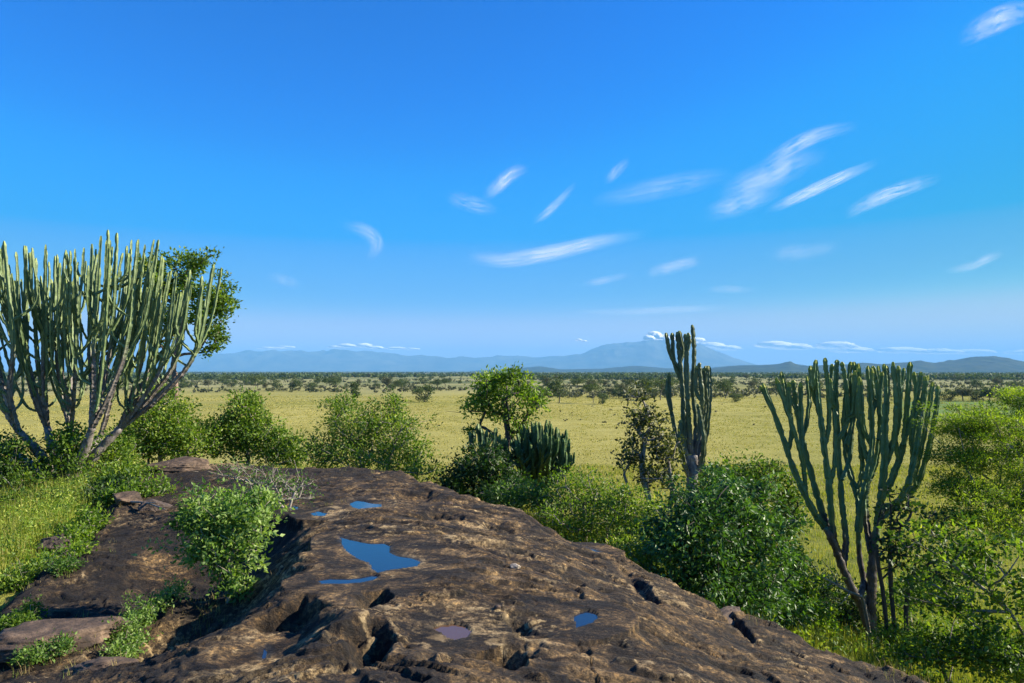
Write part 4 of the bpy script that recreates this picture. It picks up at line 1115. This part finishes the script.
# ------------------------------------------------------------------ savanna trees on the plain
def proto_tree(seed, kind, H=8.0):
    rs = RS(seed)
    root = empty('savanna_tree', (0, 0, 0))
    wood = Acc(); la = Acc()
    if kind == 'umbrella': n = 22; cz, rx, rz = .78, .62, .16
    elif kind == 'round':  n = 26; cz, rx, rz = .62, .42, .34
    elif kind == 'tall':   n = 22; cz, rx, rz = .60, .28, .40
    elif kind == 'bushy':  n = 24; cz, rx, rz = .48, .50, .44
    elif kind == 'column': n = 16; cz, rx, rz = .52, .16, .46
    else:                  n = 18; cz, rx, rz = .66, .38, .28
    d = rand_dirs(rs, n); tg = d * (rs.uniform(.35, 1, n)[:, None]) * np.array([rx, rx, rz]) * H + np.array([0, 0, cz * H])
    tg[:, :2] += rs.normal(size=2) * .06 * H
    lean = rs.normal(size=2) * .04 * H
    tr = [np.array([0, 0, -.1]), np.array([lean[0] * .4, lean[1] * .4, .2 * H]), np.array([lean[0], lean[1], .36 * H])]
    P, par, rad = skeleton(rs, tr, list(tg), .045)
    branches(wood, P, par, rad, rs, 4)
    per = 60; cs = (.13 if kind != 'column' else .10) * H * rs.uniform(.7, 1.3, n)
    C = np.repeat(tg, per, 0); off = rs.normal(size=(n * per, 3)) * [1, 1, .6 if kind == 'umbrella' else .75] * np.repeat(cs, per)[:, None] * .62
    C = C + off; dd = off / (np.linalg.norm(off, axis=1)[:, None] + 1e-6) * .6 + rand_dirs(rs, len(C)) * .8
    dd /= np.linalg.norm(dd, axis=1)[:, None]
    tint = np.clip(np.repeat(rs.uniform(.15, .65, n), per) + rs.normal(size=len(C)) * .14, 0, 1)
    leaves(la, rs, C, dd, .060 * H, .8, tint)
    wood.build('trunk', M['bark_far'], root)
    la.build('crown', M['leaf_grey' if seed % 3 == 0 else 'leaf_far'], root, smooth=False)
    return root
protos = [proto_tree(s, k) for s, k in [(1, 'umbrella'), (2, 'round'), (3, 'tall'), (4, 'bushy'), (5, 'open'), (6, 'round'), (7, 'umbrella'), (8, 'column'), (10, 'bushy')]]
PH = 8.0
used_p = set()
def put_tree(pi, px, pyb, hpx, label, rot, wide=1.0):
    d = CZ * F / (pyb - HOR)
    x = (px - 512) / F * d
    o = protos[pi]
    if pi in used_p:
        n_ = o.copy(); COL.objects.link(n_)
        for ch in o.children:
            c_ = ch.copy(); COL.objects.link(c_); c_.parent = n_
        o = n_
    used_p.add(pi)
    s = hpx / F * d / PH
    o.location = (x, d, 0); o.rotation_euler = (0, 0, rot); o.scale = (s * wide, s * wide, s)
    tag(o, label, 'tree', 'scattered trees on the savanna plain')
    return o
rs = RS(55)
NAMED = [
    (3, 425, 402, 22, 'round dark tree standing alone in the golden grass in front of the tree belt', 1.0),
    (7, 354, 400, 22, 'narrow dark tree just above the left top of the wide loose bush', 1.1),
    (0, 256, 388, 13, 'flat topped dark tree at the left of the tree belt', 1.0),
    (1, 293, 391, 13, 'round grey-green tree right of the flat topped dark tree', 1.1),
    (5, 387, 389, 13, 'dark round tree midway between the narrow dark tree and the lone round tree', 1.0),
    (4, 438, 390, 11, 'small open crowned tree behind the lone round dark tree', 1.0),
    (1, 559, 403, 27, 'tall rounded tree beyond the right side of the small yellow-green tree', .9),
    (6, 541, 408, 19, 'spreading tree with a dark foot directly right of the yellow-green crown', 1.0),
    (0, 593, 403, 20, 'dark flat crowned tree in the gap between the two middle euphorbias', .8),
    (3, 602, 404, 14, 'small dark bushy tree touching the dark flat crowned tree', 1.1),
    (6, 640, 398, 20, 'wide grey-green flat crowned tree left of the slender euphorbia', 1.2),
    (0, 660, 400, 22, 'wide dark flat crowned tree immediately left of the slender euphorbia', 1.1),
    (6, 724, 396, 16, 'brownish flat crowned tree right of the slender euphorbia', 1.0),
    (3, 735, 402, 11, 'low dark bush like tree beside the brownish flat crowned tree', 1.2),
    (5, 622, 394, 11, 'small round dark tree above the sparse brownish shrub', 1.1),
    (3, 312, 391, 11, 'small bushy tree right of the round grey-green tree', 1.1),
    (3, 948, 401, 13, 'first dark tree of the row bordering the green strip', 1.4), (5, 962, 401, 15, 'second dark tree of the row bordering the green strip', 1.3),
    (3, 975, 401, 14, 'third dark tree of the row bordering the green strip', 1.4), (1, 988, 401, 15, 'fourth dark tree of the row bordering the green strip', 1.3), (3, 1003, 400, 13, 'last dark tree of the row bordering the green strip', 1.5),
]
for pi, px, py, h, lab, wd_ in NAMED: put_tree(pi, px, py, h, lab, rs.uniform(0, 6.28), wd_)
GL = {0: 'distant flat topped thorn tree among many scattered over the plain', 1: 'distant rounded tree among many scattered over the plain', 2: 'distant upright tree among many scattered over the plain',
      3: 'distant low bushy tree among many scattered over the plain', 4: 'distant open crowned tree among many scattered over the plain', 5: 'distant rounded tree among many scattered over the plain', 6: 'distant flat topped thorn tree among many scattered over the plain',
      7: 'distant narrow columnar tree among many scattered over the plain', 8: 'distant low bushy tree among many scattered over the plain'}
cnt = 0
placed = [(p[1], p[2]) for p in NAMED]
while cnt < 270:
    u = rs.uniform()
    pyb = 377.5 + 21 * u ** 1.5
    px = rs.uniform(-30, 1060)
    if px < 480 and pyb > 391: continue
    if px > 880 and pyb > 391: continue
    if px > 700 and pyb > 385 and rs.uniform() < .45: continue
    if min(abs(px - a) * .6 + abs(pyb - b) * 2 for a, b in placed) < 3.2 and rs.uniform() < .8: continue
    placed.append((px, pyb))
    d = CZ * F / (pyb - HOR)
    h = rs.uniform(3.5, 9.5) / d * F
    pi = rs.choice([0, 1, 2, 3, 4, 5, 6, 8, 8, 3, 7], p=[.13, .12, .07, .14, .12, .12, .10, .08, .05, .05, .02])
    put_tree(int(pi), px, pyb, h, GL[int(pi)], rs.uniform(0, 6.28), rs.uniform(.9, 1.35)); cnt += 1

# far woodland: thousands of small crowns, and scrub on the plain
def blobs(name, label, rs, xy, H, Wd, mat, kf, cat):
    n = len(xy); H = H * rs.uniform(.5, 1.3, n); Wd = Wd * rs.uniform(.6, 1.4, n)
    C = np.repeat(np.c_[xy, H * .45], kf, 0)
    off = rand_dirs(rs, n * kf) * rs.uniform(.3, 1, (n * kf, 1))
    C = C + off * np.stack([np.repeat(Wd, kf), np.repeat(Wd, kf), np.repeat(H * .5, kf)], -1)
    C[:, 2] = np.maximum(C[:, 2], .05)
    d = off + rand_dirs(rs, n * kf) * .8; d /= np.linalg.norm(d, axis=1)[:, None]
    la = Acc()
    L = np.repeat(Wd, kf) * .85
    tint = np.clip(np.repeat(rs.uniform(.1, .7, n), kf) + rs.normal(size=n * kf) * .12, 0, 1)
    s = rand_dirs(rs, n * kf); s = np.cross(d, s); s /= np.linalg.norm(s, axis=1)[:, None]
    V = np.stack([C - d * L[:, None] * .5, C + s * L[:, None] * .45, C + d * L[:, None] * .5, C - s * L[:, None] * .45], 1).reshape(-1, 3)
    k = np.arange(n * kf)[:, None] * 4
    la.add(V, k + np.array([0, 1, 2, 3]), None, np.repeat(tint, 4))
    o = la.build(name, mat, None, None, False)
    return tag(o, label, cat, kind='stuff')
def band(rs, n, y0, y1, p, clump=None, lo=-.05):
    py = y0 + (y1 - y0) * rs.uniform(0, 1, n) ** p; d = CZ * F / (py - HOR)
    px = rs.uniform(-60, 1090, n)
    xy = np.c_[(px - 512) / F * d, d]
    if clump: xy = xy[fbm(xy[:, 0], xy[:, 1], clump, 3, 19) > lo]
    return xy
xy = band(rs, 14000, 371.9, 380, 1.25, 600, -.02)
blobs('far_woodland', 'dense far belt of dark savanna woodland below the horizon', rs, xy, 8.0, 5.2, M['leaf_far'], 14, 'woodland')
xy = band(rs, 6500, 379, 398, 1.3, 90, -.02); 
k = ~((xy[:, 1] < 480) & ((512 + F * xy[:, 0] / xy[:, 1]) < 480))
blobs('scrub', 'low scrub and small bushes dotted between the trees of the plain', rs, xy[k], 2.4, 1.5, M['leaf_grey'], 14, 'scrub')
xy = band(rs, 260, 396, 425, 1.2, 60, .05)
k = (512 + F * xy[:, 0] / xy[:, 1]) > 560
blobs('low_scrub', 'sparse tiny bushes dotted over the grass right of the middle', rs, xy[k], .6, .45, M['leaf_grey'], 14, 'scrub')

# ------------------------------------------------------------------ hills and mountains
def hills(name, label, d0, depth, prof, mat, seed, noise=.25, nx=420, nd=60):
    xs = [p[0] for p in prof]; y = [p[1] for p in prof]
    px = np.linspace(xs[0], xs[-1], nx)
    dd = np.linspace(-1, 1, nd)
    PXg, DG = np.meshgrid(px, dd)
    rel = (HOR - np.interp(PXg, xs, y))
    # smooth profile
    k = np.hanning(9); k /= k.sum()
    rel = np.apply_along_axis(lambda a: np.convolve(np.pad(a, 4, 'edge'), k, 'valid'), 1, rel)
    D = d0 + DG * depth
    X = (PXg - 512) / F * D
    s = d0 / F
    z = rel * s + CZ
    nz = ridge(X, D, depth * .55, 5, seed) 
    z = z * (1 + noise * .35 * fbm(X, D * .0, 40 * s, 4, seed + 5))
    shp = np.clip(1 - np.abs(DG) ** 1.5, 0, 1)
    z = z * (shp * (1 - noise) + noise * shp * np.clip(.8 + .9 * nz, 0, 2)) 
    z = np.where(shp < .02, -40, z)
    i = np.arange(nd - 1)[:, None] * nx; j = np.arange(nx - 1)[None]
    Q = np.stack([i + j, i + j + 1, i + nx + j + 1, i + nx + j], -1).reshape(-1, 4)
    o = mk_mesh(name, np.stack([X, D, z], -1).reshape(-1, 3), [Q], mat, None, None, True)
    return tag(o, label, 'hills' if 'hill' in name else 'mountain', kind='structure')
def hillmat(name, c1, c2, scale):
    m, nt, out = nm(name)
    c = ramp(nt, [(.38, c1), (.62, c2)], noise_tex(nt, scale, 7, .65, objco(nt)))
    p = N(nt, 'BsdfPrincipled', Roughness=.95); p.inputs['Specular IOR Level'].default_value = .05
    nt.links.new(c, p.inputs['Base Color']); nt.links.new(p.outputs[0], out.inputs['Surface'])
    return m
M['hill'] = hillmat('forested_hill', (.016, .026, .012), (.045, .055, .024), .006)
M['mount'] = hillmat('mountain_slope', (.05, .055, .04), (.12, .12, .08), .0012)
hills('mountain_range', 'long pale blue mountain range on the left and middle of the horizon', 33000, 3500,
      [(60, 366), (120, 360), (180, 355), (215, 354), (250, 352), (300, 353), (345, 351.5), (380, 354), (410, 357), (440, 357), (470, 359), (500, 357), (530, 357), (555, 358), (580, 356), (610, 358), (640, 366)], M['mount'], 61)
hills('volcano_mountain', 'broad pale blue mountain rising highest behind the slender euphorbia', 31000, 3800,
      [(500, 369), (530, 363), (560, 359), (585, 354), (600, 349), (615, 344.5), (630, 342), (645, 341.5), (660, 343), (680, 343.5), (700, 346), (715, 352), (735, 360), (760, 366), (790, 369)], M['mount'], 67)
hills('low_hills', 'low dark blue hills across the middle and right of the horizon', 13500, 1300,
      [(470, 371), (500, 369.5), (525, 368), (540, 366.5), (560, 369.5), (600, 369), (620, 367.5), (640, 366), (665, 368.5), (700, 369), (730, 366), (760, 365.5), (790, 364), (820, 368), (1100, 370)], M['hill'], 71)
hills('right_hills', 'dark blue forested hills along the right of the horizon', 9500, 1200,
      [(690, 371), (730, 367), (760, 366), (775, 365), (790, 362.5), (800, 366), (830, 366), (860, 364), (885, 365), (905, 363), (920, 361), (935, 364), (955, 361), (975, 358.5), (995, 358), (1010, 360), (1030, 363), (1060, 361), (1100, 366)], M['hill'], 73, .3)

# ------------------------------------------------------------------ air
bpy.ops.mesh.primitive_cube_add(size=1)
hz = bpy.context.object; hz.name = 'haze'; hz.location = (0, 0, 659); hz.scale = (92000, 92000, 1322)
for v in ():
    pass
tag(hz, 'pale blue haze in the air over the whole plain', 'haze', kind='stuff')
m, nt, out = nm('haze_air')
pv = nt.nodes.new('ShaderNodeVolumePrincipled')
pv.inputs['Color'].default_value = (.21, .53, .92, 1); pv.inputs['Density'].default_value = HAZE_D = 4.3e-5
pv.inputs['Anisotropy'].default_value = 0.0
nt.links.new(pv.outputs[0], out.inputs['Volume'])
hz.data.materials.append(m)

# ------------------------------------------------------------------ clouds (real sheets high above the haze)
m, nt, out = nm('cirrus')
uv = nt.nodes.new('ShaderNodeAttribute'); uv.attribute_name = 'cu'
vv = nt.nodes.new('ShaderNodeAttribute'); vv.attribute_name = 'cv'
sd_ = nt.nodes.new('ShaderNodeAttribute'); sd_.attribute_name = 'cs'
op = nt.nodes.new('ShaderNodeAttribute'); op.attribute_name = 'co'
U, Vv, SD, OP = uv.outputs['Fac'], vv.outputs['Fac'], sd_.outputs['Fac'], op.outputs['Fac']
cx = nt.nodes.new('ShaderNodeCombineXYZ')
nt.links.new(math_(nt, 'MULTIPLY', U, 1.9), cx.inputs[0]); nt.links.new(math_(nt, 'MULTIPLY', Vv, 2.1), cx.inputs[1]); nt.links.new(SD, cx.inputs[2])
n1 = noise_tex(nt, 1.15, 7, .55, cx.outputs[0], .7)
fu = math_(nt, 'SUBTRACT', 1.0, math_(nt, 'POWER', math_(nt, 'ABSOLUTE', U), 2.0), None, True)
fv = math_(nt, 'SUBTRACT', 1.0, math_(nt, 'POWER', math_(nt, 'ABSOLUTE', Vv), 1.6), None, True)
f = math_(nt, 'MULTIPLY', fu, fv)
a1 = math_(nt, 'MULTIPLY_ADD', n1, 2.3, -.75, True)
al = math_(nt, 'MULTIPLY', math_(nt, 'POWER', f, 2.0), a1)
al = math_(nt, 'MULTIPLY', al, OP, None, True)
tr_ = N(nt, 'BsdfTransparent'); tl_ = N(nt, 'BsdfTranslucent', Color=(1, .98, .97, 1)); df_ = N(nt, 'BsdfDiffuse', Color=(.95, .95, .95, 1))
ms = N(nt, 'MixShader'); ms.inputs[0].default_value = .35; nt.links.new(tl_.outputs[0], ms.inputs[1]); nt.links.new(df_.outputs[0], ms.inputs[2])
ms2 = N(nt, 'MixShader'); nt.links.new(al, ms2.inputs[0]); nt.links.new(tr_.outputs[0], ms2.inputs[1]); nt.links.new(ms.outputs[0], ms2.inputs[2])
nt.links.new(ms2.outputs[0], out.inputs['Surface'])
M['cirrus'] = m

def cloud(label, pts, wid, op_, seed, alt=9000.0, name='cirrus_cloud'):
    """pts: streak centre line in picture directions, laid on a level at the cloud's height"""
    Pp = bez(np.array(pts, float), 40)
    T = np.gradient(Pp, axis=0); T /= np.linalg.norm(T, axis=1)[:, None]
    Nn = np.stack([-T[:, 1], T[:, 0]], -1)
    nv = 9; vv_ = np.linspace(-1, 1, nv)
    tap = np.sin(np.clip(np.linspace(.06, .97, 40), 0, 1) * math.pi) ** .5
    V = []; u_ = []; v_ = []
    for layer in (0, 1):
        for i_ in range(40):
            for q in range(nv):
                p = Pp[i_] + Nn[i_] * vv_[q] * wid * (.45 + .55 * tap[i_])
                r = ray(p[0], min(p[1], 362)); k = (alt - CZ) / r[2]
                th_ = 160.0 * (1 - vv_[q] ** 2) * tap[i_] + 5
                V.append(r * k + np.array([0, 0, CZ + (th_ if layer else -th_) ])); u_.append(-1 + 2 * i_ / 39); v_.append(vv_[q])
    V = np.array(V); n1_ = 40 * nv
    Qs = []
    for layer in (0, 1):
        for i_ in range(39):
            for q in range(nv - 1):
                a_ = layer * n1_ + i_ * nv + q
                Qs.append((a_, a_ + 1, a_ + nv + 1, a_ + nv))
    c_ = V.mean(0)
    o = mk_mesh(name, V - c_, [np.array(Qs)], M['cirrus'], None, {'cu': u_, 'cv': v_, 'cs': np.full(len(V), seed * 3.17), 'co': np.full(len(V), op_)}, True)
    o.location = c_
    return tag(o, label, 'cloud', 'thin clouds in the blue sky')
CL = [
 ('bright long cirrus streak curving low in the middle of the sky', [(462, 256), (500, 260), (545, 254), (600, 241), (655, 232)], 9, .75, 1),
 ('wispy comma shaped cloud at the left end of the cloud group', [(338, 226), (360, 229), (374, 238), (376, 250), (366, 262)], 8, .45, 2),
 ('short bright wisp with a hooked tail above the middle', [(482, 200), (498, 186), (512, 174), (530, 168)], 8, .60, 3),
 ('pale smudge of cloud below the short bright wisp', [(445, 196), (470, 203), (500, 212)], 9, .28, 4),
 ('faint thin slanting wisp right of the short bright wisp', [(532, 224), (552, 208), (578, 182)], 5, .35, 5),
 ('tiny faint wisp above the long curved streak', [(604, 182), (616, 172), (630, 158)], 6, .28, 6),
 ('straight narrow bright streak at the upper right', [(764, 213), (800, 196), (840, 178), (882, 160)], 6, .85, 7),
 ('soft tapering streak right of the straight narrow one', [(842, 218), (870, 202), (905, 188), (945, 176)], 8, .62, 8),
 ('long upper streak reaching highest of the right cloud group', [(758, 168), (785, 151), (815, 136), (862, 124)], 8, .60, 9),
 ('combed veil of fibres below the highest streak', [(715, 200), (750, 184), (790, 166), (830, 150)], 16, .38, 10),
 ('thin lower veil left of the straight narrow streak', [(700, 215), (740, 204), (790, 186)], 12, .30, 11),
 ('broad very faint veil between the curved streak and the combed veil', [(585, 204), (640, 192), (690, 182), (740, 172)], 12, .24, 12),
 ('small spindle shaped cloud right of the long curved streak', [(644, 275), (672, 267), (708, 258)], 7, .42, 13),
 ('small low wisp under the long curved streak', [(578, 286), (605, 280), (635, 274)], 4, .36, 14),
 ('small bright wisp near the right edge', [(940, 272), (968, 267), (990, 258), (1006, 252)], 5, .42, 15),
 ('cloud streak in the top right corner', [(955, 42), (985, 26), (1010, 15), (1045, 6)], 13, .55, 16),
 ('very faint wisp far left below the comma shaped cloud', [(265, 275), (285, 280), (302, 286)], 6, .20, 17),
 ('long flat faint streak low over the broad mountain', [(560, 312), (620, 312), (690, 309), (740, 306)], 4, .32, 18),
 ('short flat faint streak above the tall euphorbia', [(705, 290), (730, 289), (760, 291)], 4, .28, 19),
 ('blurred pale patch above the tall euphorbia', [(765, 256), (800, 252), (845, 246)], 10, .18, 20),
]
for lab, pts, wid, o_, sd in CL: cloud(lab, pts, wid * 1.15, o_ * .78, sd)

# cumulus banks beyond the mountains
m, nt, out = nm('cumulus')
df_ = N(nt, 'BsdfDiffuse', Color=(.95, .92, .92, 1)); tl_ = N(nt, 'BsdfTranslucent', Color=(.95, .93, .95, 1)); tr_ = N(nt, 'BsdfTransparent')
gn = nt.nodes.new('ShaderNodeNewGeometry'); va = nt.nodes.new('ShaderNodeVectorMath'); va.operation = 'MULTIPLY_ADD'
nt.links.new(gn.outputs['Normal'], va.inputs[0]); va.inputs[1].default_value = (.45, .45, .45); va.inputs[2].default_value = (.75, .05, .55)
vn = nt.nodes.new('ShaderNodeVectorMath'); vn.operation = 'NORMALIZE'; nt.links.new(va.outputs[0], vn.inputs[0])
nt.links.new(vn.outputs[0], df_.inputs['Normal']); nt.links.new(vn.outputs[0], tl_.inputs['Normal'])
op = nt.nodes.new('ShaderNodeAttribute'); op.attribute_name = 'co'
n1 = noise_tex(nt, .0006, 6, .6, objco(nt))
ms = N(nt, 'MixShader'); ms.inputs[0].default_value = .15; nt.links.new(df_.outputs[0], ms.inputs[1]); nt.links.new(tl_.outputs[0], ms.inputs[2])
al = math_(nt, 'MULTIPLY_ADD', n1, 3.4, -.9, True)
al = math_(nt, 'MULTIPLY', al, op.outputs['Fac'])
ms2 = N(nt, 'MixShader'); nt.links.new(al, ms2.inputs[0]); nt.links.new(tr_.outputs[0], ms2.inputs[1]); nt.links.new(ms.outputs[0], ms2.inputs[2])
nt.links.new(ms2.outputs[0], out.inputs['Surface'])
M['cumulus'] = m
def cumulus(label, parts, op_, seed, D=48500.0):
    rs = RS(seed); a = Acc(); s = D / F; c0 = None
    for px, py, rx, ry in parts:
        c = ray(px, py); c = c * (D / c[1]) + np.array([0, 0, CZ]); c[1] += rs.uniform(-2, 2) * 800
        if c0 is None: c0 = c
        nu, nv = 28, 14
        th = np.linspace(0, 2 * math.pi, nu, endpoint=False); ph = np.linspace(-math.pi / 2, math.pi / 2, nv)
        T_, P_ = np.meshgrid(th, ph)
        r = 1 + .28 * pn(T_ * 2.2, P_ * 3 + px, seed) * np.cos(P_)
        r[:, -1] = (r[:, -2] + r[:, 0]) / 2
        p = np.stack([np.cos(T_) * np.cos(P_) * rx * s, np.sin(T_) * np.cos(P_) * rx * s * .7, np.sin(P_) * ry * s * np.where(P_ < 0, .6, 1)], -1) * r[..., None] + c
        p[0] = p[0].mean(0); p[-1] = p[-1].mean(0)
        i = np.arange(nv - 1)[:, None] * nu; j = np.arange(nu)[None]; j2 = (j + 1) % nu
        a.add(p.reshape(-1, 3), np.stack([i + j, i + j2, i + nu + j2, i + nu + j], -1).reshape(-1, 4), None, op_)
    o = a.build('cumulus_cloud', M['cumulus'], None, c0, True, 'co'); o.location = c0
    return tag(o, label, 'cloud', 'low clouds over the mountains')
cumulus('white puffy cloud capping the broad blue mountain', [(655, 336, 8, 5), (664, 338, 9, 4), (647, 339, 6, 3), (672, 340, 8, 3)], 1.0, 3, 41000)
cumulus('low pinkish cloud bank right of the broad mountain', [(690, 343, 14, 3.5), (712, 346, 14, 4), (735, 348, 14, 3.5), (700, 340, 8, 3)], .55, 4)
cumulus('long pale cloud bank over the right hills', [(770, 346, 18, 4.5), (800, 347, 20, 4.5), (830, 347, 20, 5), (860, 350, 22, 4.5), (900, 351, 24, 4), (940, 352, 24, 3.5)], .55, 5)
cumulus('faint end of the cloud bank at the right edge', [(985, 352, 22, 3.5), (1020, 353, 20, 3)], .5, 6)
cumulus('tiny white puff left of the broad mountain', [(577, 341, 3.5, 1.3), (580, 339.6, 2.4, 1.6), (584, 341.3, 3, 1.0)], .75, 7)
cumulus('small puff low beside the left shoulder of the broad mountain', [(606, 347, 4, 2), (613, 346, 4, 2)], 1.0, 8)
cumulus('white cloud over the left mountain range', [(352, 347, 9, 2.6), (364, 346, 8, 2.8), (376, 348, 8, 2.2), (340, 348, 8, 1.8)], .65, 9)
cumulus('faint flat cloud at the left end of the mountain range', [(268, 348, 14, 1.6), (292, 348, 10, 1.5)], .5, 10)
cumulus('small cloud between the mountain range clouds and the yellow-green tree', [(398, 349, 10, 1.8), (415, 350, 8, 1.5)], .5, 11)

# ------------------------------------------------------------------ light, sky, camera
SUN_EL, SUN_AZ = 31.0, 84.0          # azimuth clockwise from the view direction (+Y)
wd = bpy.data.worlds.new('World'); scene.world = wd; wd.use_nodes = True
nt = wd.node_tree; nt.nodes.clear()
out = nt.nodes.new('ShaderNodeOutputWorld'); bg = nt.nodes.new('ShaderNodeBackground')
sky = nt.nodes.new('ShaderNodeTexSky'); sky.sky_type = 'NISHITA'; sky.sun_disc = False
sky.sun_elevation = R_(SUN_EL); sky.sun_rotation = R_(SUN_AZ); sky.altitude = 1000; sky.air_density = 1.0; sky.dust_density = 0.3; sky.ozone_density = 2.0
hs = nt.nodes.new('ShaderNodeHueSaturation'); hs.inputs['Saturation'].default_value = 1.74; hs.inputs['Hue'].default_value = .5135; hs.inputs['Value'].default_value = 1.0
nt.links.new(sky.outputs[0], hs.inputs['Color'])
def vmul(src, k):
    v_ = nt.nodes.new('ShaderNodeVectorMath'); v_.operation = 'SCALE'; v_.inputs['Scale'].default_value = k
    nt.links.new(src, v_.inputs[0]); return v_.outputs[0]
rc = nt.nodes.new('ShaderNodeRGBCurve')          # camera-like tone of the sky: deep blue aloft, pale and calm near the horizon
for ci, pts in enumerate([[(0, .004), (.03, .05), (.15, .10), (.3, .15), (.7, .50), (1.4, .62)],
                          [(0, 0), (.164, .19), (.22, .262), (.277, .345), (.42, .400), (.75, .485), (1.1, .64), (1.6, .72)],
                          [(0, 0), (.60, .75), (.75, .92), (.89, .99), (1.05, .96), (1.4, .80), (1.9, .7)]]):
    cv = rc.mapping.curves[ci]
    P_ = [(a_ * .5, b_ * .5) for a_, b_ in pts]
    cv.points[0].location = P_[0]; cv.points[1].location = P_[-1]
    for q_ in P_[1:-1]: cv.points.new(*q_)
    for q_ in cv.points: q_.handle_type = 'AUTO_CLAMPED'
rc.mapping.use_clip = False; rc.mapping.update()
nt.links.new(vmul(hs.outputs[0], .098), rc.inputs['Color'])
nt.links.new(vmul(rc.outputs['Color'], 2 * 10 / 2 ** 1.25), bg.inputs['Color'])
bg.inputs['Strength'].default_value = 0.1
nt.links.new(bg.outputs[0], out.inputs['Surface'])
sl = bpy.data.lights.new('sun', 'SUN'); sl.energy = 5.0; sl.angle = R_(0.5); sl.color = (1.0, .90, .72)
so_ = bpy.data.objects.new('sun', sl); COL.objects.link(so_)
e, a = R_(SUN_EL), R_(SUN_AZ)
dirv = Vector((math.sin(a) * math.cos(e), math.cos(a) * math.cos(e), math.sin(e)))
so_.rotation_euler = dirv.to_track_quat('Z', 'Y').to_euler(); so_.location = (20, 0, 40)

cam = bpy.data.cameras.new('camera'); co_ = bpy.data.objects.new('camera', cam); COL.objects.link(co_)
cam.sensor_width = 36; cam.lens = F / 1024 * 36; cam.clip_start = .1; cam.clip_end = 400000
co_.location = (0, 0, CZ); co_.rotation_euler = (math.pi / 2 + TH, 0, 0)
scene.camera = co_
scene.view_settings.view_transform = 'Standard'; scene.view_settings.look = 'None'; scene.view_settings.exposure = 1.25; scene.view_settings.gamma = 1
cy = scene.cycles
cy.max_bounces = 6; cy.diffuse_bounces = 2; cy.glossy_bounces = 3; cy.transmission_bounces = 3; cy.transparent_max_bounces = 16; cy.volume_bounces = 2
cy.caustics_reflective = False; cy.caustics_refractive = False
